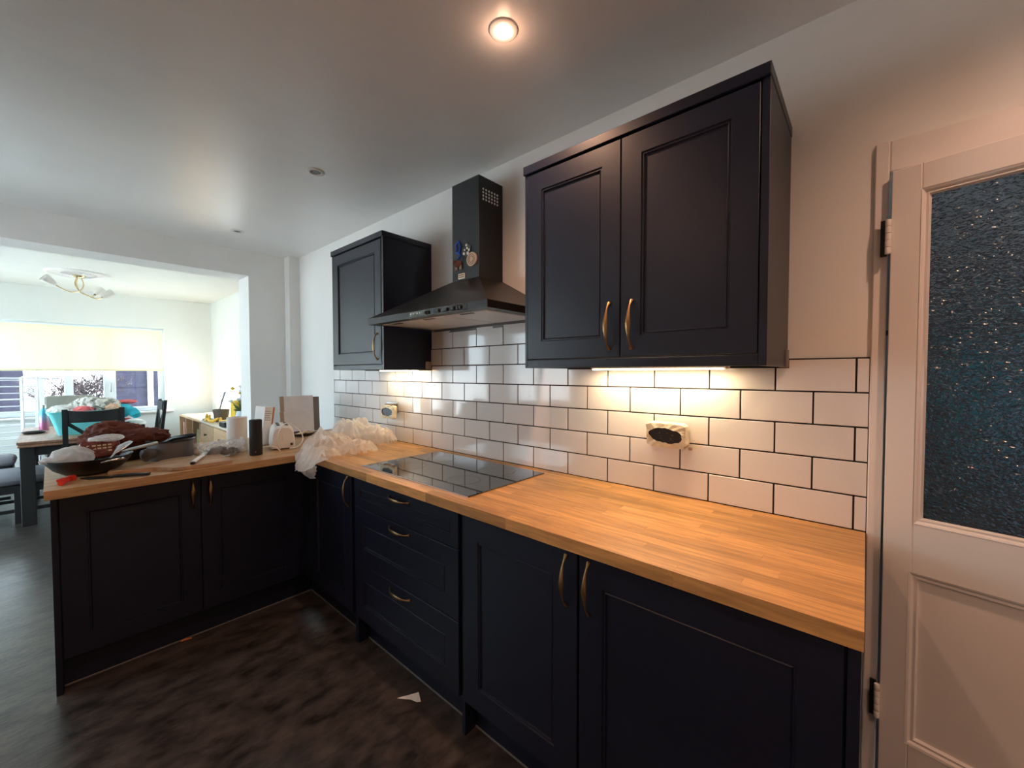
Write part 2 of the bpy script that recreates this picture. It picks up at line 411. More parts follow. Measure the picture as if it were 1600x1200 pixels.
# partition with the wide opening to the dining room
bm = B()
box(bm, -4.45, -4.17, -0.385, 0.30, 0, CZ)
box(bm, -4.45, -4.17, -2.90, -0.385, 2.255, CZ)
box(bm, -4.45, -4.17, -3.4, -2.90, 0, CZ)
struct('wall_left', bm, m_wall)
bm = B(); box(bm, -4.17, -4.06, -0.085, 0.010, 0, CZ, bev=0.002)
struct('trim_1', bm, m_wall)
bm = B(); box(bm, -4.45, -4.10, -3.12, -3.0, 0, CZ); box(bm, -2.90, 2.0, -3.12, -3.0, 0, CZ); box(bm, -4.10, -2.90, -3.12, -3.0, 0, 0.92); box(bm, -4.10, -2.90, -3.12, -3.0, 2.12, CZ)
struct('wall_front', bm, m_wall)
bm = B(); box(bm, 1.75, 1.87, -3.0, 0.010, 0, CZ)
struct('wall_right', bm, m_wall)
# dining room walls
WY0, WY1, WZ0, WZ1 = -3.05, -0.46, 0.835, 2.035
bm = B()
box(bm, -8.02, -7.80, -3.5, 0.30, 0, WZ0)
box(bm, -8.02, -7.80, -3.5, 0.30, WZ1, CZ)
box(bm, -8.02, -7.80, WY1, 0.30, WZ0, WZ1)
box(bm, -8.02, -7.80, -3.5, WY0, WZ0, WZ1)
struct('wall_dining_far', bm, m_dwall)
SX0, SX1, SZ0, SZ1 = -7.5, -6.2, 0.90, 1.485
bm = B()
box(bm, -7.80, SX0, 0.11, 0.25, 0, CZ); box(bm, SX1, -4.45, 0.11, 0.25, 0, CZ)
box(bm, SX0, SX1, 0.11, 0.25, 0, SZ0); box(bm, SX0, SX1, 0.11, 0.25, SZ1, CZ)
struct('wall_dining_right', bm, m_dwall)
bm = B()
box(bm, -7.80, -7.3, -3.52, -3.40, 0, CZ); box(bm, -4.9, -4.45, -3.52, -3.40, 0, CZ); box(bm, -7.3, -4.9, -3.52, -3.40, 2.2, CZ)
struct('wall_dining_left', bm, m_dwall)
# patio doors in the dining room's left wall (outside the frame, they let in the daylight)
def glazed(name, M, w, h, posts, fr=0.06, handle=None, transom=None):
    """window in local x 0..w, z 0..h, y thickness 0.06; every pane its own part"""
    bm = B()
    ext = [(0, w, 0, fr), (0, w, h-fr, h), (0, fr, fr, h-fr), (w-fr, w, fr, h-fr)]
    for x0, x1, z0, z1 in ext: box(bm, x0, x1, 0, 0.06, z0, z1, bev=0.004)
    xs = [fr]
    for c, pw in posts:
        box(bm, c-pw/2, c+pw/2, -0.005, 0.055, fr, h-fr, bev=0.004); xs += [c-pw/2, c+pw/2]
    xs.append(w-fr)
    bmesh.ops.transform(bm, matrix=M, verts=bm.verts)
    f = struct(name, bm, m_pvc)
    for a, b_ in zip(xs[::2], xs[1::2]):
        bm = B(); box(bm, a-0.005, b_+0.005, 0.025, 0.031, fr-0.005, h-fr+0.005)
        bmesh.ops.transform(bm, matrix=M, verts=bm.verts); obj('pane', bm, m_glass, f, smooth=0)
    return f
# window_1: far wall; local x runs along +y
Mw = Matrix.Translation((-7.87, WY0, WZ0)) @ Matrix.Rotation(PI/2, 4, 'Z')
win1 = glazed('window_1', Mw, WY1-WY0, WZ1-WZ0, [(WY0*-1-2.33, 0.06), (WY0*-1-1.67, 0.07), (WY0*-1-1.42, 0.08), (WY0*-1-1.035, 0.12)])
bm = B(); tube(bm, [(-7.86, -1.03, 1.24), (-7.835, -1.03, 1.24), (-7.825, -1.03, 1.22), (-7.825, -1.03, 1.12)], 0.009, 8); obj('window_handle', bm, m_steel, win1)
bm = B(); box(bm, -7.87, -7.74, WY0-0.06, WY1+0.09, WZ0-0.03, WZ0, bev=0.006); obj('window_sill', bm, m_gloss, win1)
Ms = Matrix.Translation((SX0, 0.16, SZ0))
win2 = glazed('window_2', Ms, SX1-SX0, SZ1-SZ0, [(0.98, 0.03)], fr=0.03)
Mp = Matrix.Translation((-4.9, -3.43, 0)) @ Matrix.Rotation(PI, 4, 'Z')
win3 = glazed('window_3', Mp, 2.4, 2.2, [(1.2, 0.12)])
win4 = glazed('window_4', Matrix.Translation((-2.90, -3.02, 0.92)) @ Matrix.Rotation(PI, 4, 'Z'), 1.2, 1.2, [(0.6, 0.08)])
# hall behind the glazed door
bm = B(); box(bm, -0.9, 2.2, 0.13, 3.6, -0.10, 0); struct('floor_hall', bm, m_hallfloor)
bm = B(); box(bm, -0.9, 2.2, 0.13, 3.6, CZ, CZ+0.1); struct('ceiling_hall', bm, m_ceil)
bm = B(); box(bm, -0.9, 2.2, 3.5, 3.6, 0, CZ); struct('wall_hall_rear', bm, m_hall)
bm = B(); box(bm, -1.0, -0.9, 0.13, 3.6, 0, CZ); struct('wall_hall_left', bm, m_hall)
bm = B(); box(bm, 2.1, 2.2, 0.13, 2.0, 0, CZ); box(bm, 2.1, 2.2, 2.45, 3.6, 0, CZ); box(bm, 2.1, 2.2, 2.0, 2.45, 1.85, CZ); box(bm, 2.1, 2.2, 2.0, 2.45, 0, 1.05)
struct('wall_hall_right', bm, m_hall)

# ------------------------------------------------------------------ wall tiles
bm = B(); box(bm, -3.365, 0.03, 0.003, 0.0099, 0.905, 1.427); box(bm, -2.036, -0.977, 0.003, 0.0099, 1.427, 1.638)
obj('grout', bm, m_grout, wall_tile, smooth=0)
PX, PZ, J = 0.203, 0.103, 0.0025
def tile(x0, x1, z0, z1, poly=None):
    bm = B()
    cx, cz = (x0+x1)/2, (z0+z1)/2
    if poly: prism(bm, poly, 0.006, 0.0)
    else: box(bm, x0, x1, 0.0, 0.006, z0, z1, bev=0.0011)
    # tiny setting unevenness
    bmesh.ops.rotate(bm, verts=bm.verts, cent=(cx, 0.003, cz), matrix=Euler((random.uniform(-1, 1)*0.004, 0, random.uniform(-1, 1)*0.0035)).to_matrix())
    return obj('tile', bm, m_tile, wall_tile, smooth=0, loc=(cx, 0, cz))
for k in range(7):
    z0, z1 = 0.91+k*PZ+J, 0.91+(k+1)*PZ-J
    if k == 6: z1 = 1.634
    offx = 0.0 if k % 2 == 0 else -PX/2
    xl, xr = (-3.365, 0.0285) if k < 5 else (-2.034, -0.978)
    i = -1
    while True:
        x1 = offx - i*PX - J; x0 = offx - (i+1)*PX + J
        i += 1
        if x1 < xl+0.006: break
        a, b_ = max(x0, xl), min(x1, xr)
        if b_ - a < 0.006: continue
        zz = z1
        if k == 4:
            mid = (a+b_)/2
            if b_ > -0.165 and a < -0.172:
                tile(a, b_, z0, z1, poly=[(a, z0), (b_, z0), (b_, z1), (-0.166, z1), (-0.166, 1.396), (a, 1.396)]); continue
            if -2.66 < mid < -2.034 or -0.978 < mid < -0.17: zz = 1.397
            if a < -2.66 < b_: zz = 1.397
        tile(a, b_, z0, zz)

# ------------------------------------------------------------------ worktops
def stave_field(parent, rows_along, x0, x1, y0, y1, z0, z1, rw, lmin, lmax, m, rnd):
    """parts 'stave': rows run along x (rows_along='x') or along y"""
    if rows_along == 'x': c0, c1, l0, l1 = y0, y1, x0, x1
    else: c0, c1, l0, l1 = x0, x1, y0, y1
    n = max(1, round((c1-c0)/rw)); w = (c1-c0)/n
    for r in range(n):
        a = l0; first = True
        while a < l1-1e-6:
            L = rnd.uniform(lmin, lmax)
            if first: L *= rnd.uniform(0.35, 1); first = False
            b_ = min(a+L, l1)
            if l1-b_ < 0.12: b_ = l1
            bm = B()
            if rows_along == 'x': box(bm, a, b_, c0+r*w, c0+(r+1)*w, z0, z1-rnd.uniform(0, 0.00015), bev=0.0005); lc = ((a+b_)/2, c0+(r+.5)*w, z0)
            else: box(bm, c0+r*w, c0+(r+1)*w, a, b_, z0, z1-rnd.uniform(0, 0.00015), bev=0.0005); lc = (c0+(r+.5)*w, (a+b_)/2, z0)
            obj('stave', bm, m, parent, smooth=0, loc=lc)
            a = b_
rnd = random.Random(11)
wt1 = thing('worktop', (-1.2, -0.3, 0.872), 'long oak block worktop along the tiled wall, holding the black hob', 'worktop')
stave_field(wt1, 'x', -2.425, 0.028, -0.612, -0.001, 0.872, 0.91, 0.041, 0.22, 0.62, m_oak, rnd)
wt2 = thing('worktop', (-2.9, -0.8, 0.872), 'oak block peninsula worktop under the wok, pans and toaster', 'worktop')
stave_field(wt2, 'y', -3.36, -2.43, -1.605, -0.001, 0.872, 0.91, 0.041, 0.25, 0.65, m_oak_y, rnd)

# ------------------------------------------------------------------ base cabinets
FY = -0.58
def add_front(name, root, x, z, w, h, fr=0.078, y=FY, rz=0, org=None):
    bm = B(); T = TR(x, y, z, rz) if org is None else org
    front(bm, T, w, h, fr); return obj(name, bm, m_navy, root, smooth=20)
def add_handle(parent, T, L=0.155):
    bm = B(); bow_handle(bm, T, L); return obj('handle', bm, m_brass, parent, smooth=60)
def horiz(x, y, z, L=0.155):   # handle lying along x
    return Matrix.Translation((x, y, z)) @ Matrix.Rotation(PI/2, 4, 'Y')
def carcass(root, x0, x1, y0, y1, z0=0.15, z1=0.868, m=m_carc):
    bm = B(); t = 0.018
    box(bm, x0, x0+t, y0, y1, z0, z1); box(bm, x1-t, x1, y0, y1, z0, z1); box(bm, x0+t, x1-t, y0, y1, z0, z0+t)
    box(bm, x0+t, x1-t, y1-0.01, y1, z0+t, z1); box(bm, x0+t, x1-t, y0, y0+0.06, z1-t, z1)
    return obj('carcass', bm, m, root, smooth=0)
def kick(root, x0, x1, y=-0.51):
    bm = B(); box(bm, x0, x1, y, y+0.016, 0.004, 0.1497); k = obj('kickboard', bm, m_navy, root, smooth=0)
    bm = B(); box(bm, x0, x1, y-0.004, y, 0.001, 0.009, bev=0.001); obj('seal_strip', bm, m_grey, k, smooth=0)
    return k
def end_panel(root, x0, x1, y0=-0.566, y1=-0.02):
    bm = B(); box(bm, x0, x1, y0, y1, 0.001, 0.868, bev=0.001); return obj('end_panel', bm, m_navy, root, smooth=0)
# right hand unit (wide door)
c = thing('base_cabinet', (-0.29, -0.3, 0), 'navy base cabinet at the right end beside the white door', 'cabinet')
carcass(c, -0.592, 0.003, -0.558, -0.02); kick(c, -0.595, 0.004)
d = add_front('door', c, -0.593, 0.15, 0.594, 0.705, 0.077); add_handle(d, TR(-0.561, FY, 0.690))
bm = B(); box(bm, 0.005, 0.025, -0.582, -0.02, 0.001, 0.868, bev=0.001); obj('end_panel', bm, m_navy, c, smooth=0)
# second unit
c = thing('base_cabinet', (-0.85, -0.3, 0), 'navy base cabinet with one door between drawers and right end cabinet', 'cabinet')
carcass(c, -1.098, -0.598, -0.558, -0.02); kick(c, -1.10, -0.597)
d = add_front('door', c, -1.098, 0.15, 0.498, 0.705, 0.084); add_handle(d, TR(-0.637, FY, 0.690))
# drawers
c = thing('drawer_cabinet', (-1.51, -0.3, 0), 'navy three-drawer base cabinet below the black hob', 'cabinet')
carcass(c, -1.904, -1.12, -0.558, -0.02); kick(c, -1.904, -1.12)
end_panel(c, -1.119, -1.101); end_panel(c, -1.936, -1.906)
for z0, z1, ins, hz in ((0.717, 0.855, 0.045, 0.826), (0.440, 0.713, 0.078, 0.686), (0.15, 0.436, 0.078, 0.405)):
    bm = B(); T = TR(-1.903, FY, z0)
    front(bm, T, 0.782, z1-z0, ins); d = obj('drawer', bm, m_navy, c, smooth=20)
    add_handle(d, horiz(-1.588, FY, hz))
# corner unit
c = thing('base_cabinet', (-2.2, -0.3, 0), 'navy corner base cabinet in the shadowed inner corner under the plastic sheet', 'cabinet')
carcass(c, -2.42, -1.938, -0.558, -0.02); kick(c, -2.605, -1.938)
d = add_front('door', c, -2.425, 0.15, 0.485, 0.705, 0.08); add_handle(d, TR(-1.972, FY, 0.695))
bm = B(); box(bm, -2.543, -2.428, -0.580, -0.56, 0.15, 0.868, bev=0.001); box(bm, -2.565, -2.5465, -0.5935, -0.555, 0.15, 0.868, bev=0.001); obj('corner_post', bm, m_navy, c, smooth=0)
# peninsula unit, fronts look to +x
PXF = -2.545
c = thing('peninsula_cabinet', (-2.8, -1.08, 0), 'navy two-door cabinet carrying the cluttered peninsula worktop', 'cabinet')
bm = B(); t = 0.018
for y0 in (-1.5675, -1.09, -0.61): box(bm, -3.10, -2.567, y0, y0+t, 0.15, 0.868)
box(bm, -3.10, -2.567, -1.5495, -0.61, 0.15, 0.168); box(bm, -3.10, -3.09, -1.5495, -0.61, 0.168, 0.868)
obj('carcass', bm, m_carc, c, smooth=0)
bm = B(); box(bm, -2.626, -2.61, -1.5676, -0.505, 0.004, 0.1497); kb = obj('kickboard', bm, m_navy, c, smooth=0)
bm = B(); box(bm, -2.61, -2.606, -1.565, -0.51, 0.001, 0.009, bev=0.001); obj('seal_strip', bm, m_grey, kb, smooth=0)
bm = B(); box(bm, -3.11, -2.552, -1.589, -1.568, 0.001, 0.868, bev=0.001); obj('end_panel', bm, m_navy, c, smooth=0)
bm = B(); box(bm, -3.115, -3.10, -1.566, -0.6, 0.01, 0.868); obj('back_panel', bm, m_navy, c, smooth=0)
for y0, w, hy in ((-1.563, 0.483, -1.114), (-1.077, 0.482, -1.041)):
    bm = B(); front(bm, TR(PXF, y0, 0.15, PI/2), w, 0.705, 0.08); d = obj('door', bm, m_navy, c, smooth=20)
    add_handle(d, TR(PXF, hy, 0.697, PI/2))

# ------------------------------------------------------------------ wall cabinets
def wall_cabinet(root, x0, x1, yf, z0, z1, doors):
    bm = B(); t = 0.012
    yb = yf+0.021
    box(bm, x0+t, x1-0.02, yb, 0.0095, z0+0.03, z0+0.048); box(bm, x0+t, x1-0.02, yb, 0.0095, z1-0.06, z1-0.035)
    box(bm, x0+t, x1-0.02, 0.0, 0.0095, z0+0.048, z1-0.06)
    obj('carcass', bm, m_carc, root, smooth=0)
    bm = B(); box(bm, x0, x0+t-0.0005, yf+0.002, 0.0095, z0, z1-0.034, bev=0.001); obj('side_panel', bm, m_navy, root, smooth=0)
    bm = B(); box(bm, x1-0.0195, x1, yf+0.002, 0.0095, z0, z1-0.034, bev=0.001); obj('side_panel', bm, m_navy, root, smooth=0)
    bm = B(); box(bm, x0-0.004, x1+0.002, yf-0.006, 0.0095, z1-0.033, z1, bev=0.002); obj('cornice', bm, m_navy, root, smooth=0)
    bm = B(); box(bm, x0+t, x1-0.02, yf+0.001, yf+0.02, z0, z0+0.029, bev=0.001); obj('light_rail', bm, m_navy, root, smooth=0)
    for dx0, dx1, hx in doors:
        dd = add_front('door', root, dx0, z0+0.033, dx1-dx0, z1-z0-0.072, 0.068, y=yf)
        add_handle(dd, TR(hx, yf, z0+0.057))
c = thing('wall_cabinet', (-0.575, -0.17, 1.40), 'large navy two-door wall cabinet with lit strip light beneath, left of the door', 'cabinet')
wall_cabinet(c, -0.977, -0.172, -0.36, 1.40, 2.168, [(-0.964, -0.581, -0.618), (-0.578, -0.194, -0.540)])
bm = B(); box(bm, -0.190, -0.166, -0.035, -0.006, 1.398, 1.455, bev=0.002); obj('bracket', bm, m_greybrd, c, smooth=0)
c = thing('wall_cabinet', (-2.345, -0.16, 1.40), 'small navy single-door wall cabinet left of the cooker hood', 'cabinet')
wall_cabinet(c, -2.66, -2.036, -0.33, 1.40, 2.183, [(-2.646, -2.058, -2.098)])
bm = B(); box(bm, -2.035, -2.026, -0.045, -0.003, 1.405, 1.452, bev=0.002); obj('bracket', bm, m_cardedge, c, smooth=0)

# under-cabinet strips
def strip(name, x0, x1, y, z, label, power):
    r = thing(name, ((x0+x1)/2, y, z), label, 'light', )
    bm = B(); box(bm, x0, x1, y-0.012, y+0.012, z-0.004, z+0.026, bev=0.002); obj('housing', bm, m_white, r, smooth=0)
    bm = B(); box(bm, x0+0.006, x1-0.006, y-0.010, y+0.010, z-0.010, z-0.0045, bev=0.002); obj('diffuser', bm, m_strip, r, smooth=0)
    bm = B(); box(bm, x1+0.0005, x1+0.012, y-0.010, y+0.010, z-0.008, z+0.022, bev=0.002); obj('end_cap', bm, m_white, r, smooth=0)
    l = bpy.data.lights.new('strip_lamp', 'AREA'); l.shape = 'RECTANGLE'; l.size = x1-x0-0.02; l.size_y = 0.018
    l.energy = power; l.color = WARM_STRIP
    o = bpy.data.objects.new('strip_lamp', l); COL.objects.link(o); o.location = ((x0+x1)/2, y, z-0.012)
strip('strip_light', -0.845, -0.335, -0.075, 1.402, 'long lit warm strip light under the large wall cabinet', STRIP_POWER[0])
strip('strip_light', -2.50, -2.055, -0.075, 1.402, 'short lit strip light under the small wall cabinet by the hood', STRIP_POWER[1])

# ------------------------------------------------------------------ cooker hood
h = thing('cooker_hood', (-1.53, -0.2, 1.637), 'black chimney cooker hood above the hob between the wall cabinets', 'cooker hood')
HX0, HX1, HY, HB = -1.98, -1.085, -0.457, 1.637
bm = B(); box(bm, -1.632, -1.43, -0.165, 0.009, 1.84, 2.36, bev=0.0015); obj('chimney', bm, m_blkmet, h, smooth=0)
bm = B()
for k in range(6):
    for j in range(4):
        y = -0.135+0.0205*k; z = 2.298-0.0165*j
        lathe(bm, [(0.0058, 0.0), (0.0058, 0.0012)], (-1.4302, y, z), 8, 'x')
vo = obj('vent_light_dot', bm, m_paper, h); vo['kind'] = 'stuff'  # white dots put the light showing through the holes into colour
bm = B()   # canopy: band + sloped pyramid
lo = [(HX0, HY), (HX1, HY), (HX1, 0.009), (HX0, 0.009)]; up = [(-1.636, -0.169), (-1.426, -0.169), (-1.426, 0.009), (-1.636, 0.009)]
rings = []
for pts, z in ((lo, HB), (lo, HB+0.031), ([(HX0+0.004, HY+0.004), (HX1-0.004, HY+0.004), (HX1-0.004, 0.009), (HX0+0.004, 0.009)], HB+0.034), (up, 1.858)):
    rings.append([bm.verts.new((x, y, z)) for x, y in pts])
for a, b_ in zip(rings, rings[1:]):
    for k in range(4): bm.faces.new((a[k], a[(k+1) % 4], b_[(k+1) % 4], b_[k]))
bm.faces.new(rings[-1])
# underside rim
inn = [bm.verts.new((x, y, HB)) for x, y in ((HX0+0.05, HY+0.045), (HX1-0.05, HY+0.045), (HX1-0.05, -0.06), (HX0+0.05, -0.06))]
for k in range(4): bm.faces.new((rings[0][(k+1) % 4], rings[0][k], inn[k], inn[(k+1) % 4]))
inn2 = [bm.verts.new(v.co + Vector((0, 0, 0.012))) for v in inn]
for k in range(4): bm.faces.new((inn[(k+1) % 4], inn[k], inn2[k], inn2[(k+1) % 4]))
bm.faces.new(inn2)
obj('canopy', bm, m_hood, h, smooth=0)
w = (HX1-HX0-0.10-0.03)/3
for k in range(3):
    xa = HX0+0.05+0.005+k*(w+0.0075)
    bm = B(); box(bm, xa, xa+w, HY+0.052, -0.068, HB-0.001, HB+0.009, bev=0.002); f_ = obj('filter', bm, m_filter, h, smooth=0)
    bm = B(); box(bm, xa+w*0.35, xa+w*0.65, HY+0.056, HY+0.075, HB-0.003, HB-0.0012, bev=0.0005); obj('latch', bm, m_blkmet, f_, smooth=0)
bm = B(); box(bm, -1.60, -1.20, HY-0.002, HY, HB+0.004, HB+0.028); cp = obj('control_panel', bm, m_glassblk, h, smooth=0)
for x in (-1.585, -1.565, -1.535, -1.515):
    bm = B(); lathe(bm, [(0.0035, 0), (0.003, -0.0015)], (x, HY-0.002, HB+0.018), 8, 'y'); obj('indicator', bm, m_steel, cp)
for x, ww in ((-1.47, 0.008), (-1.45, 0.006), (-1.39, 0.03), (-1.335, 0.03), (-1.285, 0.02), (-1.255, 0.012), (-1.238, 0.012)):
    bm = B(); box(bm, x-ww/2, x+ww/2, HY-0.010, HY-0.002, HB+0.007, HB+0.022, bev=0.0015); obj('button', bm, m_blkmet, cp, smooth=0)
bm = B(); box(bm, HX0+0.08, -1.09, 0.0, 0.009, 1.622, 1.6368); obj('rear_rail', bm, m_grey, h, smooth=0)
# fridge magnets on the chimney front (y=-0.165)
MY = -0.1655
bm = B()
tube(bm, [(-1.592, MY-0.004, 2.018), (-1.600, MY-0.004, 2.045), (-1.578, MY-0.004, 2.062), (-1.566, MY-0.004, 2.03), (-1.574, MY-0.004, 2.0), (-1.565, MY-0.004, 1.985), (-1.585, MY-0.004, 1.972)], 0.0042, 6)
tube(bm, [(-1.602, MY-0.004, 2.010), (-1.580, MY-0.004, 2.000), (-1.568, MY-0.004, 1.990)], 0.0036, 6)
tag(obj('fridge_magnet', bm, mat('blue_enamel', (0.02, 0.12, 0.70), 0.35), loc=(-1.58, MY, 2.01)), 'blue looped ribbon magnet at the left edge of the hood chimney', 'magnet', 'magnets on the hood chimney')
g = thing('fridge_magnet', (-1.515, MY, 2.0), 'black and white blotched magnet above the round one on the hood', 'magnet', 'magnets on the hood chimney')
bm = B(); prism(bm, [(-1.515+0.030*math.cos(a)*(1+.15*math.sin(5*a)), 2.008+0.034*math.sin(a)*(1+.15*math.cos(4*a))) for a in [2*PI*i/18 for i in range(18)]], MY, MY-0.005); obj('backing', bm, m_blk, g)
for (dx, dz, r) in ((-0.02, -0.018, .008), (0.008, -0.02, .009), (0.018, -0.005, .007), (-0.002, 0.022, .007), (0.004, 0.006, .006), (-0.014, 0.0, .005)):
    bm = B(); lathe(bm, [(r, -0.005), (r*0.8, -0.007)], (-1.515+dx, MY, 2.008+dz), 8, 'y'); obj('blotch', bm, m_paper, g)
g = thing('fridge_magnet', (-1.478, MY, 1.952), 'round pale wooden disc magnet with burnt drawing on the hood', 'magnet', 'magnets on the hood chimney')
bm = B(); lathe(bm, [(0.036, 0), (0.036, -0.006), (0.034, -0.008)], (-1.478, MY, 1.952), 24, 'y'); obj('disc', bm, mat('pale_wood_disc', (0.55, 0.42, 0.30), 0.6), g)
bm = B()
for r in (0.024, 0.015):
    tube(bm, [(-1.478+r*math.cos(a), MY-0.0085, 1.952+r*1.05*math.sin(a)) for a in [2*PI*i/14 for i in range(15)]], 0.0012, 5)
obj('burnt_line', bm, m_rust, g)
g = thing('fridge_magnet', (-1.575, MY, 1.93), 'small brown four-legged animal magnet below the blue one', 'magnet', 'magnets on the hood chimney')
bm = B(); lump(bm, (-1.578, MY-0.008, 1.945), (0.028, 0.006, 0.015), 3, 0.1, 30, 0.05, 3); tube(bm, [(-1.600, MY-0.008, 1.95), (-1.610, MY-0.008, 1.962)], 0.008, 8); obj('animal_body', bm, m_rust, g)
for dx in (-0.02, -0.01, 0.012, 0.021):
    bm = B(); tube(bm, [(-1.578+dx, MY-0.006, 1.938), (-1.578+dx, MY-0.006, 1.915)], 0.003, 6); obj('leg', bm, m_cardedge, g)
g = thing('fridge_magnet', (-1.557, MY, 1.88), 'small pale rectangular plaque magnet, lowest on the hood chimney', 'magnet', 'magnets on the hood chimney')
bm = B(); box(bm, -1.582, -1.532, MY-0.004, MY, 1.866, 1.894, bev=0.001); obj('plaque', bm, m_tape, g, smooth=0)
for z in (1.875, 1.885):
    bm = B(); box(bm, -1.576, -1.538, MY-0.0046, MY-0.0041, z-0.002, z+0.002); obj('line', bm, m_rust, g, smooth=0)

# ------------------------------------------------------------------ hob
h = thing('hob', (-1.49, -0.3, 0.91), 'black glass induction hob set on the oak worktop', 'hob')
bm = B(); box(bm, -1.886, -1.099, -0.547, -0.066, 0.9102, 0.9155, bev=0.002); obj('glass_top', bm, m_glassblk, h, smooth=0)
bm = B(); box(bm, -1.886, -1.099, -0.5505, -0.5475, 0.9102, 0.9150, bev=0.0006); obj('bevel_glint', bm, m_steel, h, smooth=0)  # steel bar added in place of the bright reflection along the glass bevel
for x, y, r in ((-1.70, -0.40, .09), (-1.70, -0.19, .075), (-1.29, -0.40, .075), (-1.29, -0.19, .09)):
    bm = B()
    lathe(bm, [(r, 0.9155), (r, 0.91565), (r-0.002, 0.91565), (r-0.002, 0.9155)], (x, y, 0), 40, caps=False); obj('zone_ring', bm, m_grey, h)

# ------------------------------------------------------------------ sockets hanging off the wall in masking tape
def socket(root, C, w, hgt, dep, tilt, yaw, seed, marks=True):
    M = Matrix.Translation(C) @ Matrix.Rotation(yaw, 4, 'Z') @ Matrix.Rotation(tilt, 4, 'X')
    bm = B(); box(bm, -w/2+0.004, w/2-0.004, 0.001, dep, -hgt/2+0.004, hgt/2-0.004, bev=0.003, M=M); pl = obj('socket_plate', bm, m_blk, root, smooth=0)
    rn = random.Random(seed)
    N = 28; outer_b, outer_f, inner = [], [], []
    bm = B()
    for k in range(N):
        a = 2*PI*k/N; ca, sa = math.cos(a), math.sin(a)
        s = min(1/max(abs(ca), 1e-6), 1/max(abs(sa), 1e-6))
        ox, oz = ca*s*w/2, sa*s*hgt/2
        j = lambda q: rn.uniform(-q, q)
        outer_b.append(bm.verts.new(M @ Vector((ox*1.01+j(.002), dep+0.001+j(.002), oz*1.01+j(.002)))))
        outer_f.append(bm.verts.new(M @ Vector((ox+j(.0025), -0.002+j(.002), oz+j(.0025)))))
        ir = (0.76+0.10*math.cos(2*a+0.4)+j(.05))
        inner.append(bm.verts.new(M @ Vector((ca*w*0.5*ir, -0.004+j(.0015), sa*hgt*0.5*(ir-0.06)))))
    for k in range(N):
        q = (k+1) % N
        bm.faces.new((outer_b[k], outer_b[q], outer_f[q], outer_f[k])); bm.faces.new((outer_f[k], outer_f[q], inner[q], inner[k]))
    obj('tape_wrap', bm, m_tape, root, smooth=0)
    if marks:   # moulded terminal marks on the black back of the plate
        bm = B()
        def seg(a, b_): tube(bm, [M @ Vector((a[0], -0.0003, a[1])), M @ Vector((b_[0], -0.0003, b_[1]))], 0.0007, 5)
        for a, b_ in (((-.022, .014), (-.022, .006)), ((-.022, .006), (-.027, .006)), ((-.024, -.004), (-.015, -.004)), ((-.022, -.013), (-.014, -.013)), ((.004, .010), (.010, .010)),
                      ((.022, .006), (.023, .001)), ((.023, .001), (.028, .001)), ((.028, .001), (.029, .006)), ((.015, -.010), (.024, -.011)), ((.018, -.015), (.022, -.015))): seg(a, b_)
        obj('terminal_marks', bm, m_grey, pl)
    return M
s1 = thing('wall_socket', (-0.545, 0.0, 1.143), 'taped-up double socket hanging off the tiles under the large wall cabinet', 'socket')
socket(s1, (-0.548, -0.040, 1.143), 0.150, 0.092, 0.030, 0.10, -0.05, 3)
bm = B(); box(bm, -0.600, -0.478, -0.010, -0.0005, 1.103, 1.175, bev=0.002); obj('back_box', bm, m_greybrd, s1, smooth=0)
bm = B(); box(bm, -0.474, -0.462, -0.012, -0.0005, 1.092, 1.102, bev=0.001); obj('lug', bm, m_cardedge, s1, smooth=0)
s2 = thing('wall_socket', (-2.45, 0.0, 1.13), 'taped-up double socket pulled out from the tiles beneath the small wall cabinet', 'socket')
socket(s2, (-2.405, -0.085, 1.118), 0.135, 0.088, 0.026, -0.10, 0.10, 9, marks=False)
bm = B(); box(bm, -2.53, -2.395, -0.012, -0.0005, 1.105, 1.178, bev=0.002); obj('back_box', bm, m_steel, s2, smooth=0)
bm = B(); box(bm, -2.47, -2.40, -0.062, -0.012, 1.150, 1.170, bev=0.002); obj('cable_clamp', bm, m_mug, s2, smooth=0)
for dx in (0, 0.03):
    bm = B(); tube(bm, [(-2.47+dx, -0.058, 1.12), (-2.46+dx, -0.035, 1.13), (-2.46+dx, -0.012, 1.14)], 0.004, 8); obj('wire', bm, m_tape, s2)

# ------------------------------------------------------------------ glazed door, slightly ajar
bm = B()
box(bm, 0.0305, 0.062, -0.003, 0.128, 0, 2.034, bev=0.003)
box(bm, 0.062, 0.900, -0.003, 0.128, 1.947, 2.034, bev=0.003)
box(bm, 0.852, 0.895, -0.003, 0.128, 0, 1.947, bev=0.003)
struct('trim_2', bm, m_gloss)
HL = Vector((0.066, -0.030, 0))
door = bpy.data.objects.new('door_1', None); COL.objects.link(door); door.location = HL; WLOC[door.name] = HL; door['kind'] = 'structure'
def dbox(bm, s0, s1, z0, z1, y0=0.0, y1=0.040, bev=0.002): box(bm, HL.x+s0, HL.x+s1, HL.y+y0, HL.y+y1, z0, z1, bev)
bm = B()
DW = 0.765
dbox(bm, 0, 0.060, 0.006, 1.937); dbox(bm, DW-0.09, DW, 0.006, 1.937)
dbox(bm, 0.060, DW-0.09, 1.868, 1.937); dbox(bm, 0.060, DW-0.09, 0.835, 0.972); dbox(bm, 0.060, DW-0.09, 0.006, 0.365)
obj('door_frame', bm, m_gloss, door, smooth=0)
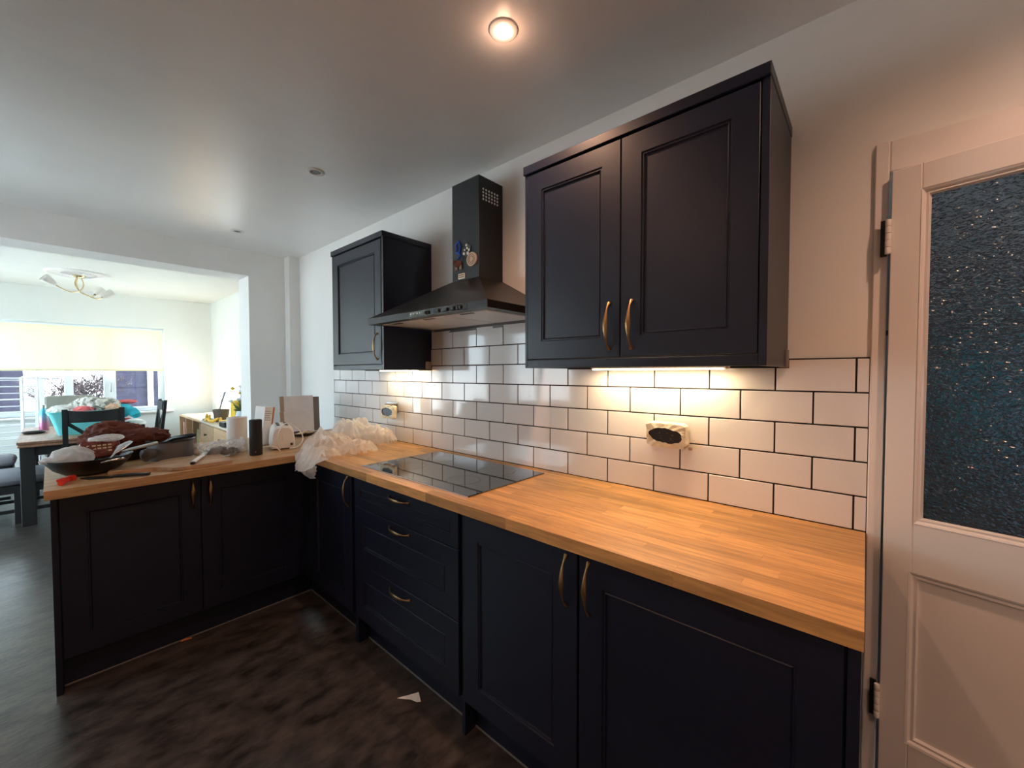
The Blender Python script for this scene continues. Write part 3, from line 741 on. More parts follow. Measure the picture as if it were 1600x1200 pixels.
def moulding(name, s0, s1, z0, z1, w, y0=0.004, y1=0.014):
    bm = B(); prof = [(0, y0-0.004), (w*0.25, y0-0.002), (w*0.45, y0+0.004), (w*0.75, y0+0.002), (w, y1)]
    loops = []
    for i, d in prof: loops.append([bm.verts.new((HL.x+a, HL.y+d, z)) for a, z in ((s0+i, z0+i), (s1-i, z0+i), (s1-i, z1-i), (s0+i, z1-i))])
    for a, b_ in zip(loops, loops[1:]):
        for k in range(4): bm.faces.new((a[k], a[(k+1) % 4], b_[(k+1) % 4], b_[k]))
    return obj(name, bm, m_gloss, door, smooth=0)
moulding('glazing_bead', 0.060, DW-0.09, 0.972, 1.868, 0.017, 0.003, 0.014)
moulding('panel_moulding', 0.054, DW-0.086, 0.358, 0.838, 0.022, 0.003, 0.016)
bm = B(); dbox(bm, 0.060, DW-0.09, 0.365, 0.835, 0.013, 0.025, 0); obj('door_panel', bm, m_gloss, door, smooth=0)
bm = B(); dbox(bm, 0.065, DW-0.095, 0.975, 1.865, 0.014, 0.019, 0); obj('pane', bm, m_obscure, door, smooth=0)
for z0, z1 in ((1.711, 1.806), (0.392, 0.490)):
    bm = B()
    n = 5; hh = (z1-z0)/n
    for k in range(n): lathe(bm, [(0.0062, k*hh+0.0006), (0.0066, k*hh+0.0016), (0.0066, (k+1)*hh-0.0016), (0.0062, (k+1)*hh-0.0006)], (HL.x-0.004, HL.y-0.005, z0), 12)
    hg = obj('hinge', bm, m_gloss, door)
    bm = B(); box(bm, HL.x-0.022, HL.x-0.008, HL.y+0.004, HL.y+0.0095, z0-0.003, z1+0.002); obj('hinge_leaf', bm, m_blkmet, hg, smooth=0)
bm = B(); lathe(bm, [(0.026, 0), (0.026, -0.006), (0.010, -0.010), (0.010, -0.035), (0.024, -0.042), (0.027, -0.058), (0.018, -0.070)], (HL.x+DW-0.045, HL.y, 0.95), 24, 'y'); obj('door_knob', bm, m_brass, door)
door.rotation_euler = (0, 0, -math.radians(12))
# made-up coats added in the hall for the blue-green blur in the door glass
for x, z, colr, lb in ((0.45, 1.22, (0.10, 0.55, 0.60), 'made-up teal coat in the hall, added for the blur behind the obscured door glass'), (0.80, 0.95, (0.55, 0.70, 0.95), 'made-up pale blue coat in the hall, added for the blur behind the obscured door glass')):
    g = thing('coat', (x, 1.75, z), lb, 'coat')
    cm = mat(lb.split(' coat')[0].replace(' ', '_')+'_coat', colr, 0.9)
    bm = B(); lump(bm, (x, 1.75, z), (0.17, 0.09, 0.26 if z > 1.1 else 0.36), 4, 0.12, 7, 0.12, 4); obj('added_coat_body', bm, cm, g)
    bm = B(); tube(bm, [(x, 1.75, z+0.2), (x, 1.75, 1.604)], 0.01, 6); obj('added_hanger_loop', bm, m_blk, g)
g = thing('added_coat_rail', (0.62, 1.75, 1.62), 'added dark rail holding the made-up coats in the hall behind the door glass', 'rail')
bm = B(); tube(bm, [(-0.9, 1.75, 1.62), (2.1, 1.75, 1.62)], 0.014, 10); obj('rail', bm, m_blkmet, g)

# ------------------------------------------------------------------ downlights
def downlight(x, y, lit, label):
    r = thing('downlight', (x, y, CZ), label, 'light', 'recessed ceiling downlights')
    bm = B(); lathe(bm, [(0.046, 0), (0.045, -0.004), (0.040, -0.007), (0.030, -0.0065), (0.027, -0.002), (0.027, -0.0005)], (x, y, CZ), 32, caps=False); obj('rim', bm, m_downrim, r)
    bm = B(); lathe(bm, [(0.0, -0.006 if lit else -0.0012), (0.020, -0.0055 if lit else -0.0011), (0.0268, -0.002 if lit else -0.0008)], (x, y, CZ), 24, caps=False); obj('lamp_face', bm, m_bulb if lit else m_downdark, r)
    if lit:
        l = bpy.data.lights.new('downlight_lamp', 'SPOT'); l.energy = SPOT_POWER; l.color = WARM; l.spot_size = math.radians(150); l.spot_blend = 1.0; l.shadow_soft_size = 0.026
        o = bpy.data.objects.new('downlight_lamp', l); COL.objects.link(o); o.location = (x, y, CZ-0.018)
        l = bpy.data.lights.new('downlight_halo_fill', 'POINT'); l.energy = SPOT_POWER*0.010; l.color = WARM; l.shadow_soft_size = 0.02  # extra point lamp added for the warm halo on the ceiling around the rim
        o = bpy.data.objects.new('downlight_halo_fill', l); COL.objects.link(o); o.location = (x, y, CZ-0.045)
downlight(-0.868, -0.60, True, 'lit ceiling downlight, the brightest one above the large wall cabinet')
downlight(-2.247, -0.603, False, 'unlit ceiling downlight in the middle of the row, left of the hood chimney')
downlight(-3.641, -0.603, False, 'unlit ceiling downlight nearest the dining room opening')
downlight(0.51, -0.60, True, 'lit ceiling downlight in front of the white glazed door')
downlight(-0.868, -1.85, True, 'lit ceiling downlight in the second row, mirrored in the large cabinet door')
downlight(0.51, -1.85, True, 'lit ceiling downlight in the second row nearest the right wall')

# ------------------------------------------------------------------ things on the peninsula
Z0 = 0.9102
# frying pan behind the wok with the rust cloth in it
g = thing('frying_pan', (-3.06, -1.335, Z0), 'black frying pan behind the wok, under the rust cloth', 'pan')
bm = B(); lathe(bm, [(0.0, 0.0), (0.105, 0.0), (0.125, 0.012), (0.143, 0.05), (0.146, 0.052), (0.140, 0.052), (0.120, 0.014), (0.10, 0.006), (0.0, 0.006)], (-3.06, -1.335, Z0), 40, caps=False); obj('pan_body', bm, m_pan, g)
bm = B(); tube(bm, [(-2.965, -1.235, Z0+0.046), (-2.93, -1.205, Z0+0.062), (-2.84, -1.13, Z0+0.114), (-2.76, -1.07, Z0+0.130), (-2.75, -1.06, Z0+0.130)], [0.009, 0.010, 0.012, 0.013, 0.008], 10, wide=(0.6, -0.6, 0), wr=1.4); obj('handle', bm, m_pan, g)
g = thing('cloth', (-3.05, -1.345, Z0+0.02), 'crumpled rust red cloth heaped behind the wok', 'cloth')
bm = B(); lump(bm, (-3.05, -1.355, Z0+0.102), (0.09, 0.125, 0.090), 5, 0.18, 9, 0.24, 5, flat=Z0+0.008); obj('cloth_heap', bm, m_rust, g)
bm = B(); lump(bm, (-2.985, -1.275, Z0+0.115), (0.06, 0.125, 0.045), 8, 0.2, 10, 0.28, 5, flat=Z0+0.054); obj('cloth_fold', bm, m_rust, g)
# wok
WC = (-2.735, -1.462, Z0)
g = thing('wok', WC, 'wide black wok on the left end of the peninsula, full of packets', 'wok')
bm = B(); lathe(bm, [(0.0, 0.0), (0.065, 0.0), (0.085, 0.006), (0.118, 0.030), (0.139, 0.058), (0.149, 0.078), (0.152, 0.080), (0.148, 0.081), (0.136, 0.060), (0.114, 0.033), (0.08, 0.010), (0.0, 0.005)], WC, 56, caps=False); obj('bowl', bm, m_pan, g)
def loop_handle(a0):
    bm = B(); pts = []
    for i in range(13):
        t = i/12; a = a0+(t-0.5)*0.62; r = 0.146+0.032*math.sin(PI*t)
        pts.append((WC[0]+r*math.cos(a), WC[1]+r*math.sin(a), Z0+0.064+0.010*math.sin(PI*t)))
    tube(bm, pts, 0.0052, 8); obj('handle', bm, m_steel, g)
loop_handle(0.52); loop_handle(0.52+PI)
g = thing('food_bag', (-2.735, -1.535, Z0+0.06), 'milky white plastic food bag lying in the left of the wok', 'bag')
bm = B(); lump(bm, (-2.735, -1.520, Z0+0.085), (0.070, 0.066, 0.042), 3, 0.22, 10, 0.05, 5, crisp=0.35); obj('bag_film', bm, m_bagw, g)
bm = B(); lump(bm, (-2.70, -1.57, Z0+0.082), (0.035, 0.045, 0.016), 12, 0.2, 20, 0.2, 4); obj('bag_neck', bm, m_bagw, g)
g = thing('packet', (-2.745, -1.42, Z0+0.06), 'dark red printed packet standing in the right of the wok', 'packet')
M = Matrix.Translation((-2.755, -1.425, Z0+0.105)) @ Matrix.Rotation(0.15, 4, 'Z') @ Matrix.Rotation(-0.25, 4, 'Y')
bm = B(); box(bm, -0.022, 0.022, -0.068, 0.068, -0.042, 0.038, bev=0.006, M=M)
bmesh.ops.subdivide_edges(bm, edges=bm.edges, cuts=4, use_grid_fill=True)
for v in bm.verts: v.co += Vector((1, .3, .4))*rough(v.co, 35, 2)*0.008
obj('packet_body', bm, m_packet, g, smooth=0)
bm = B()
for k in range(3):
    for j in range(5): box(bm, 0.0225, 0.0232, -0.05+0.018*j, -0.037+0.018*j, 0.012-0.014*k, 0.019-0.014*k, M=M)
pr = obj('print_lines', bm, m_tape, g, smooth=0)
bm = B(); lump(bm, (-2.77, -1.40, Z0+0.152), (0.03, 0.055, 0.016), 6, 0.25, 20, 0.25, 4); obj('packet_flap', bm, m_bagw, g)
g = thing('ladle', (-2.66, -1.36, Z0+0.08), 'steel ladle leaning over the right rim of the wok', 'spoon')
bm = B(); tube(bm, [(-2.61, -1.405, Z0+0.070), (-2.635, -1.385, Z0+0.095), (-2.66, -1.36, Z0+0.118), (-2.70, -1.325, Z0+0.134)], [0.003, 0.004, 0.010, 0.006], 10, wide=(1, 1, 0), wr=[1.3, 1.6, 2.4, 2.2]); obj('ladle_bowl', bm, m_steel, g)
g = thing('cooking_knife', (-2.65, -1.27, Z0+0.08), 'steel kitchen utensil with flat pale handle reaching from the wok to the grey pan', 'utensil')
bm = B(); tube(bm, [(-2.69, -1.36, Z0+0.088), (-2.705, -1.33, Z0+0.094), (-2.72, -1.22, Z0+0.112)], [0.006, 0.008, 0.009], 8, wide=(1, 0.4, 0), wr=1.6); obj('handle', bm, m_steel, g)
g = thing('clip', (-2.61, -1.535, Z0), 'small bright red plastic clip in front of the wok', 'clip')
bm = B(); tube(bm, [(-2.505, -1.557, Z0+0.010), (-2.55, -1.545, Z0+0.013), (-2.60, -1.528, Z0+0.011)], [0.010, 0.011, 0.010], 8); obj('jaw', bm, m_red, g)
bm = B(); tube(bm, [(-2.51, -1.565, Z0+0.022), (-2.55, -1.550, Z0+0.020)], [0.006, 0.007], 8); obj('lever', bm, m_red, g)
bm = B(); lathe(bm, [(0.013, 0), (0.015, 0.004), (0.015, 0.018), (0.012, 0.021)], (-2.605, -1.525, Z0), 12); obj('knuckle', bm, m_red, g)
g = thing('spatula', (-2.55, -1.40, Z0), 'flat black spatula lying on the worktop edge before the chopping board', 'spatula')
bm = B(); prism(bm, [(-2.60, -1.50), (-2.555, -1.475), (-2.515, -1.40), (-2.545, -1.395), (-2.62, -1.475)], Z0+0.0005, Z0+0.005, 'xy', bev=0.001); obj('blade', bm, m_pan, g)
bm = B(); tube(bm, [(-2.532, -1.40, Z0+0.005), (-2.49, -1.345, Z0+0.010), (-2.455, -1.285, Z0+0.008)], [0.005, 0.0075, 0.007], 8, wide=(1, -0.5, 0), wr=1.5); obj('handle', bm, m_pan, g)
# chopping board
g = thing('chopping_board', (-2.6, -1.1, Z0), 'wooden paddle chopping board with the knife on it, at the peninsula front edge', 'board')
bm = B(); poly = [(-2.462, -0.957), (-2.455, -1.15), (-2.475, -1.20), (-2.52, -1.232), (-2.555, -1.26), (-2.565, -1.30), (-2.585, -1.395), (-2.605, -1.412), (-2.632, -1.405), (-2.642, -1.385), (-2.638, -1.29), (-2.652, -1.255), (-2.70, -1.225), (-2.735, -1.205), (-2.752, -1.16), (-2.745, -0.985), (-2.725, -0.958)]
prism(bm, poly, Z0+0.0005, Z0+0.0185, 'xy', bev=0.002); obj('board_blank', bm, m_board, g, smooth=0)
bm = B(); lathe(bm, [(0.011, 0.0186), (0.011, 0.0191)], (-2.612, -1.378, Z0), 16); obj('hang_hole', bm, m_mug, g)
g = thing('table_knife', (-2.6, -1.06, Z0+0.019), 'table knife with black and pale handle on the chopping board', 'knife')
bm = B(); tube(bm, [(-2.490, -1.118, Z0+0.026), (-2.50, -1.114, Z0+0.027), (-2.56, -1.088, Z0+0.029), (-2.635, -1.050, Z0+0.032)], [0.005, 0.0075, 0.0075, 0.0055], 10, wide=(0.4, -1, 0), wr=1.6); hd = obj('handle', bm, m_white, g)
bm = B(); tube(bm, [(-2.475, -1.124, Z0+0.0255), (-2.489, -1.1185, Z0+0.026)], [0.006, 0.0075], 10, wide=(0.4, -1, 0), wr=1.6); obj('butt_cap', bm, m_blk, hd)
bm = B(); tube(bm, [(-2.636, -1.0495, Z0+0.032), (-2.70, -1.017, Z0+0.044), (-2.80, -0.968, Z0+0.078)], [0.003, 0.0032, 0.002], 8, wide=(0.4, -1, 0), wr=3.2); obj('blade', bm, m_steel, g)
# saucepan
PC = (-2.87, -1.145, Z0)
g = thing('saucepan', PC, 'grey saucepan with black rim behind the chopping board', 'pan')
bm = B(); lathe(bm, [(0.0, 0.0), (0.088, 0.0), (0.098, 0.008), (0.100, 0.098), (0.103, 0.102), (0.099, 0.104), (0.095, 0.100), (0.093, 0.010), (0.0, 0.008)], PC, 48, caps=False); obj('pan_body', bm, m_grey, g)
bm = B(); lathe(bm, [(0.1045, 0.099), (0.1055, 0.104), (0.102, 0.1065), (0.098, 0.104)], PC, 48, caps=False); obj('rim', bm, m_pan, g)
bm = B(); tube(bm, [(-2.815, -1.215, Z0+0.045), (-2.805, -1.245, Z0+0.046), (-2.790, -1.262, Z0+0.042), (-2.782, -1.266, Z0+0.040)], [0.018, 0.024, 0.026, 0.012], 12, wide=(0, 0, 1), wr=1.3); obj('handle', bm, m_grey, g)
# clear bag with dark bits
g = thing('food_bag', (-2.83, -0.95, Z0), 'clear plastic bag with dark contents beside the saucepan and kitchen roll', 'bag')
bm = B(); lump(bm, (-2.735, -0.940, Z0+0.042), (0.045, 0.095, 0.046), 15, 0.2, 10, 0.05, 5, flat=Z0+0.001, crisp=0.4); obj('bag_film', bm, m_film_clear, g)
bm = B(); tube(bm, [(-2.735, -0.89, Z0+0.03), (-2.735, -0.86, Z0+0.055), (-2.74, -0.835, Z0+0.075)], [0.02, 0.03, 0.045], 10, wide=(0.5, 1, 0), wr=0.3); obj('bag_mouth', bm, m_film_clear, g)
for i, (dx, dy, dz, r) in enumerate(((0.055, 0.055, 0.026, .024), (0.06, 0.025, 0.022, .020), (0.02, -0.03, 0.03, .032), (-0.02, 0.01, 0.028, .028), (0.045, 0.085, 0.022, .018))):
    bm = B(); lump(bm, (-2.745+dx*0.5, -0.95+dy*0.9, Z0+dz), (r*.8, r*1.1, r*0.75), 20+i, 0.2, 25, 0.15, 3, flat=Z0+0.002); obj('dark_leaf_bunch', bm, m_pan if i != 2 else m_grey, g)
g = thing('foil_ball', (-2.9, -1.03, Z0), 'small white crumpled paper ball between saucepan and clear bag', 'paper')
bm = B(); lump(bm, (-2.86, -1.028, Z0+0.052), (0.020, 0.020, 0.016), 31, 0.2, 40, 0.2, 3); lump(bm, (-2.865, -1.03, Z0+0.02), (0.018, 0.018, 0.022), 33, 0.2, 40, 0.2, 3, flat=Z0); obj('paper_ball', bm, m_paper, g)
# kitchen roll
g = thing('kitchen_roll', (-2.84, -0.838, Z0), 'upright white kitchen roll left of the black speaker', 'kitchen roll')
bm = B(); lathe(bm, [(0.020, 0.0), (0.052, 0.0), (0.0525, 0.002), (0.0525, 0.203), (0.051, 0.205), (0.020, 0.205)], (-2.84, -0.838, Z0), 40, caps=False); obj('paper_roll', bm, m_paper, g)
bm = B(); lathe(bm, [(0.0198, 0.0005), (0.0198, 0.206), (0.0185, 0.206), (0.0185, 0.0005)], (-2.84, -0.838, Z0), 24, caps=False); obj('card_core', bm, m_cardedge, g)
bm = B(); tube(bm, [(-2.7875, -0.845, Z0+0.19), (-2.785, -0.84, Z0+0.1), (-2.7875, -0.835, Z0+0.004)], 0.0006, 4, wide=(0, 1, 0), wr=18); obj('loose_sheet', bm, m_paper, g)
# speaker
g = thing('speaker', (-2.615, -0.805, Z0), 'slim black cylindrical speaker on the peninsula', 'speaker')
bm = B(); lathe(bm, [(0.030, 0.0), (0.0325, 0.003), (0.0325, 0.198), (0.031, 0.203), (0.027, 0.204), (0.0, 0.202)], (-2.615, -0.805, Z0), 32, caps=False)
lathe(bm, [(0.0, 0.0), (0.030, 0.0)], (-2.615, -0.805, Z0), 32, caps=False); obj('grille_body', bm, mat('black_speaker_mesh', (0.014, 0.013, 0.013), 0.75, bump=0.4, bscale=500), g)
bm = B(); lathe(bm, [(0.026, 0.2042), (0.025, 0.2055), (0.0, 0.2055)], (-2.615, -0.805, Z0), 32, caps=False); obj('top_cap', bm, m_blk, g)
bm = B(); box(bm, -2.5835, -2.5815, -0.819, -0.813, Z0+0.020, Z0+0.024, bev=0.0005); obj('badge', bm, m_steel, g)
# upright box with orange side
g = thing('carton', (-2.97, -0.655, Z0), 'white carton with an orange side standing tilted behind the toaster', 'box')
M = Matrix.Translation((-2.97, -0.668, Z0+0.003)) @ Matrix.Rotation(-0.12, 4, 'X') @ Matrix.Rotation(0.30, 4, 'Z')
bm = B(); box(bm, -0.05, 0.045, -0.036, 0.020, 0, 0.248, bev=0.001, M=M); obj('carton_body', bm, m_paper, g, smooth=0)
bm = B(); box(bm, -0.05, 0.045, 0.0205, 0.032, 0.001, 0.247, bev=0.001, M=M); obj('carton_side', bm, m_orange, g, smooth=0)
bm = B()
for k in range(5): box(bm, 0.0452, 0.0456, -0.030, 0.010-0.004*(k % 3), 0.16+0.014*k, 0.164+0.014*k, M=M)
obj('print_lines', bm, m_greyfab, g, smooth=0)
# toaster seen from its end
TC = Vector((-2.775, -0.612, Z0))
g = thing('toaster', TC, 'rounded white toaster with its cord looped over it, beside the plastic sheet', 'toaster')
bm = B(); prof = [(0.078, 0.008), (0.080, 0.02), (0.077, 0.06), (0.071, 0.105), (0.060, 0.132), (0.045, 0.143), (0.0, 0.146)]
pts = prof + [(-a, b_) for a, b_ in prof[-2::-1]]
secs = []
for dx, s in ((-0.135, 0.86), (-0.125, 0.95), (-0.11, 1.0), (0.075, 1.0), (0.092, 0.97), (0.104, 0.90)):
    secs.append([bm.verts.new(TC + Vector((dx, a*s*0.84, 0.008+(b_-0.008)*s))) for a, b_ in pts])
n = len(pts)
for a, b_ in zip(secs, secs[1:]):
    for k in range(n): bm.faces.new((a[k], a[(k+1) % n], b_[(k+1) % n], b_[k]))
bm.faces.new(secs[0][::-1]); bm.faces.new(secs[-1])
obj('housing', bm, m_white, g, smooth=40)
bm = B(); box(bm, TC.x-0.12, TC.x+0.09, TC.y-0.055, TC.y+0.055, Z0, Z0+0.009, bev=0.002); obj('base', bm, m_grey, g, smooth=0)
bm = B()
for dy in (-0.022, 0.022): box(bm, TC.x-0.10, TC.x+0.07, TC.y+dy-0.009, TC.y+dy+0.009, Z0+0.143, Z0+0.1475, bev=0.002)
obj('slots', bm, m_blk, g, smooth=0)
bm = B(); box(bm, TC.x+0.1045, TC.x+0.108, TC.y-0.003, TC.y+0.003, Z0+0.05, Z0+0.085, bev=0.001); lv = obj('lever_slot', bm, m_gloss, g, smooth=0)
bm = B(); lathe(bm, [(0.008, 0), (0.007, 0.008), (0.003, 0.010)], (TC.x+0.104, TC.y+0.045, Z0+0.03), 12, 'x'); obj('dial', bm, m_blk, g)
def spline(ctrl, n=8):
    out = []; P = [Vector(p) for p in ctrl]; P = [P[0]] + P + [P[-1]]
    for i in range(1, len(P)-2):
        for k in range(n):
            t = k/n; a, b_, c_, d_ = P[i-1], P[i], P[i+1], P[i+2]
            out.append(0.5*((2*b_) + (-a+c_)*t + (2*a-5*b_+4*c_-d_)*t*t + (-a+3*b_-3*c_+d_)*t**3))
    out.append(P[-2]); return out
bm = B(); tube(bm, spline([(-2.67, -0.63, Z0+0.004), (-2.655, -0.645, Z0+0.05), (-2.66, -0.635, Z0+0.11), (-2.70, -0.605, Z0+0.152), (-2.72, -0.565, Z0+0.148), (-2.69, -0.515, Z0+0.10), (-2.67, -0.505, Z0+0.05), (-2.66, -0.535, Z0+0.012), (-2.655, -0.58, Z0+0.006)]), 0.0036, 8); obj('cord', bm, m_white, g)
g.rotation_euler = (0, 0, -0.26)
bm = B(); tube(bm, spline([(-2.64, -0.72, Z0+0.03), (-2.625, -0.69, Z0+0.034), (-2.61, -0.655, Z0+0.025), (-2.60, -0.635, Z0+0.004)]), 0.0036, 8); obj('cord', bm, m_white, g)
# leaning boards at the back edge
def lean(name, y0, y1, x, zt, th, tilt, label, m, edge=None):
    g = thing(name, (x, (y0+y1)/2, Z0), label, 'board', 'boards leaning at the peninsula back')
    M = Matrix.Translation((x, 0, Z0+0.004)) @ Matrix.Rotation(tilt, 4, 'Y')
    bm = B(); box(bm, -th, 0, y0, y1, 0, zt, bev=0.0015, M=M); obj('board_sheet', bm, m, g, smooth=0)
    if edge is not None:
        bm = B(); box(bm, -th*0.9, 0.0008, y0-0.0008, y0+0.028, 0.0005, zt-0.001, bev=0.0005, M=M); obj('edge_band', bm, edge, g, smooth=0)
lean('leaning_board', -0.330, -0.130, -3.335, 0.275, 0.010, -0.06, 'grey brown board at the back, mostly hidden behind the pale boards', m_greybrd)
lean('leaning_board', -0.435, -0.190, -3.300, 0.290, 0.014, -0.07, 'taller pale board leaning behind the shorter pale board', m_card, m_cardedge)
lean('leaning_board', -0.448, -0.212, -3.268, 0.175, 0.014, -0.10, 'shorter pale board leaning in front of the taller pale one', m_card, m_cardedge)
# plate with peelings
g = thing('plate', (-3.17, -0.34, Z0), 'small black plate with peelings between toaster and pale boards', 'plate')
bm = B(); lathe(bm, [(0.0, 0.0), (0.06, 0.0), (0.085, 0.012), (0.092, 0.022), (0.089, 0.023), (0.06, 0.006), (0.0, 0.005)], (-3.17, -0.34, Z0), 36, caps=False); obj('dish', bm, m_pan, g)
g = thing('peelings', (-3.15, -0.335, Z0), 'pale fruit peelings lying on the small black plate', 'food')
bm = B(); tube(bm, spline([(-3.13, -0.40, Z0+0.012), (-3.12, -0.36, Z0+0.024), (-3.13, -0.33, Z0+0.03), (-3.13, -0.30, Z0+0.022), (-3.12, -0.275, Z0+0.03)]), 0.010, 6); tube(bm, spline([(-3.17, -0.36, Z0+0.014), (-3.16, -0.33, Z0+0.024), (-3.17, -0.30, Z0+0.02)]), 0.009, 6); obj('peel', bm, mat('pale_peel', (0.70, 0.60, 0.42), 0.7), g)

# ------------------------------------------------------------------ crumpled plastic sheet over the worktop corner
def sheet():
    res = 120
    x0, x1, y0, y1 = -3.02, -2.06, -0.80, -0.05
    bm = B(); nx_, ny_ = 190, 160
    cor = Vector((-2.43, -0.612))
    blobs = [(-2.35, -0.20, 0.112, 0.135, 0.125, 1.0), (-2.50, -0.27, 0.17, 0.17, 0.165, 1.0), (-2.42, -0.47, 0.16, 0.15, 0.105, 1.0), (-2.585, -0.42, 0.14, 0.13, 0.062, 1.0), (-2.74, -0.22, 0.20, 0.16, 0.035, 1), (-2.22, -0.40, 0.10, 0.13, 0.07, 1), (-2.27, -0.60, 0.13, 0.12, 0.05, 1)]
    def H(x, y):
        h = 0
        for bx, by, rx, ry, hh, _ in blobs:
            d = ((x-bx)/rx)**2 + ((y-by)/ry)**2
            if d < 1: h = max(h, 0) + (hh*(1-d)**0.6 if h <= 0 else max(0, hh*(1-d)**0.6-h)*0.85)
        return h
    grid = {}
    for i in range(nx_+1):
        for j in range(ny_+1):
            x = x0+(x1-x0)*i/nx_; y = y0+(y1-y0)*j/ny_
            h = H(x, y)
            if h <= 0: continue
            v = Vector((x, y, 0))
            v2 = v+Vector((rough(v, 9, 4), rough(v, 9, 5), 0))*0.04; fo = 0.3*ridge(v, 8, 3)+1.1*crumple(v2, 15, 6)+0.6*crumple(v2, 34, 9)-0.35
            z = Z0+0.003+h*(0.58+0.50*fo)+0.014*(fo-0.3)
            dx = 0.014*rough(v, 14, 21)+0.006*rough(v, 40, 25); dy = 0.014*rough(v, 14, 22)+0.006*rough(v, 40, 26)
            # beyond both fronts the film has nothing under it and hangs
            ox, oy = x-(-2.425), -0.618-y
            if oy > 0 and ox > -0.02:
                z = Z0+0.055*max(0, 1-oy/0.06) - oy*0.75 + 0.02*fo
            grid[i, j] = bm.verts.new((x+dx, y+dy, max(z, Z0+0.002) if not (oy > 0 and ox > -0.02) else z))
    for (i, j) in grid:
        q = [(i, j), (i+1, j), (i+1, j+1), (i, j+1)]
        if all(k in grid for k in q): bm.faces.new([grid[k] for k in q])
    # hanging pouch in the corner
    n1, n2 = 40, 26; rows = []
    for a in range(n1+1):
        t = a/n1; col = []
        for b_ in range(n2+1):
            s = b_/n2
            w = math.sin(PI*min(max(t, 0.0), 1.0))
            x = -2.425+0.34*t; y = -0.622-0.035*math.sin(PI*s)-0.01*s
            drop = (0.045+0.085*w**0.8)*s
            v = Vector((x, s*0.14, 3.0)); v2 = Vector((x, y, Z0-drop*1.0)); fo = 1.4*crumple(v2, 16, 31)+0.7*crumple(v2, 38, 33)-0.4
            col.append(bm.verts.new((x*(1-0.22*s)+(-2.27)*0.22*s, y-0.024*fo*(0.3+s), Z0+0.02-drop+0.006*fo)))
        rows.append(col)
    for a in range(n1):
        for b_ in range(n2): bm.faces.new((rows[a][b_], rows[a+1][b_], rows[a+1][b_+1], rows[a][b_+1]))
    return bm
g = obj('plastic_sheet', sheet(), m_film, None, smooth=60, loc=(-2.45, -0.35, Z0))
tag(g, 'crumpled translucent plastic sheet heaped on the worktop corner and hanging over its edge', 'plastic sheet')

# litter on the kitchen floor
g = obj('paper_scrap', (lambda bm: (prism(bm, [(-1.445, -0.640), (-1.405, -0.560), (-1.355, -0.585), (-1.362, -0.60), (-1.40, -0.602)], 0.001, 0.0025, 'xy'), bm)[1])(B()), m_paper, None, smooth=0, loc=(-1.40, -0.6, 0))
for v in g.data.vertices: v.co.z += 0.012*abs(math.sin(v.co.x*60))
tag(g, 'torn white paper scrap on the dark floor before the drawers', 'paper')
bm = B(); tube(bm, [(-2.60, -1.165, 0.005), (-2.595, -1.145, 0.008), (-2.59, -1.122, 0.005)], [0.003, 0.0055, 0.003], 6)
tag(obj('wood_chip', bm, m_orange, None, loc=(-2.595, -1.145, 0)), 'tiny orange wood chip on the floor at the peninsula kickboard', 'chip')

# ------------------------------------------------------------------ dining room furniture
g = thing('dining_table', (-6.35, -1.32, 0), 'dark-legged dining table with a double oak top, laundry basket on it', 'table')
bm = B(); box(bm, -7.08, -5.62, -1.79, -0.88, 0.742, 0.765, bev=0.003); obj('tabletop', bm, m_tabletop, g, smooth=0)
bm = B(); box(bm, -7.09, -5.615, -1.785, -0.885, 0.715, 0.738, bev=0.003); obj('extension_leaf', bm, m_tabletop, g, smooth=0)
bm = B(); box(bm, -7.02, -5.70, -1.73, -1.70, 0.63, 0.715); box(bm, -7.02, -5.70, -0.97, -0.94, 0.63, 0.715); box(bm, -5.70, -5.67, -1.70, -0.97, 0.63, 0.715); box(bm, -7.05, -7.02, -1.70, -0.97, 0.63, 0.715); obj('apron', bm, m_tableblk, g, smooth=0)
for x in (-7.06, -5.74):
    for y in (-1.775, -0.985):
        bm = B(); box(bm, x, x+0.09, y, y+0.09, 0, 0.715, bev=0.003); obj('leg', bm, m_tableblk, g, smooth=0)
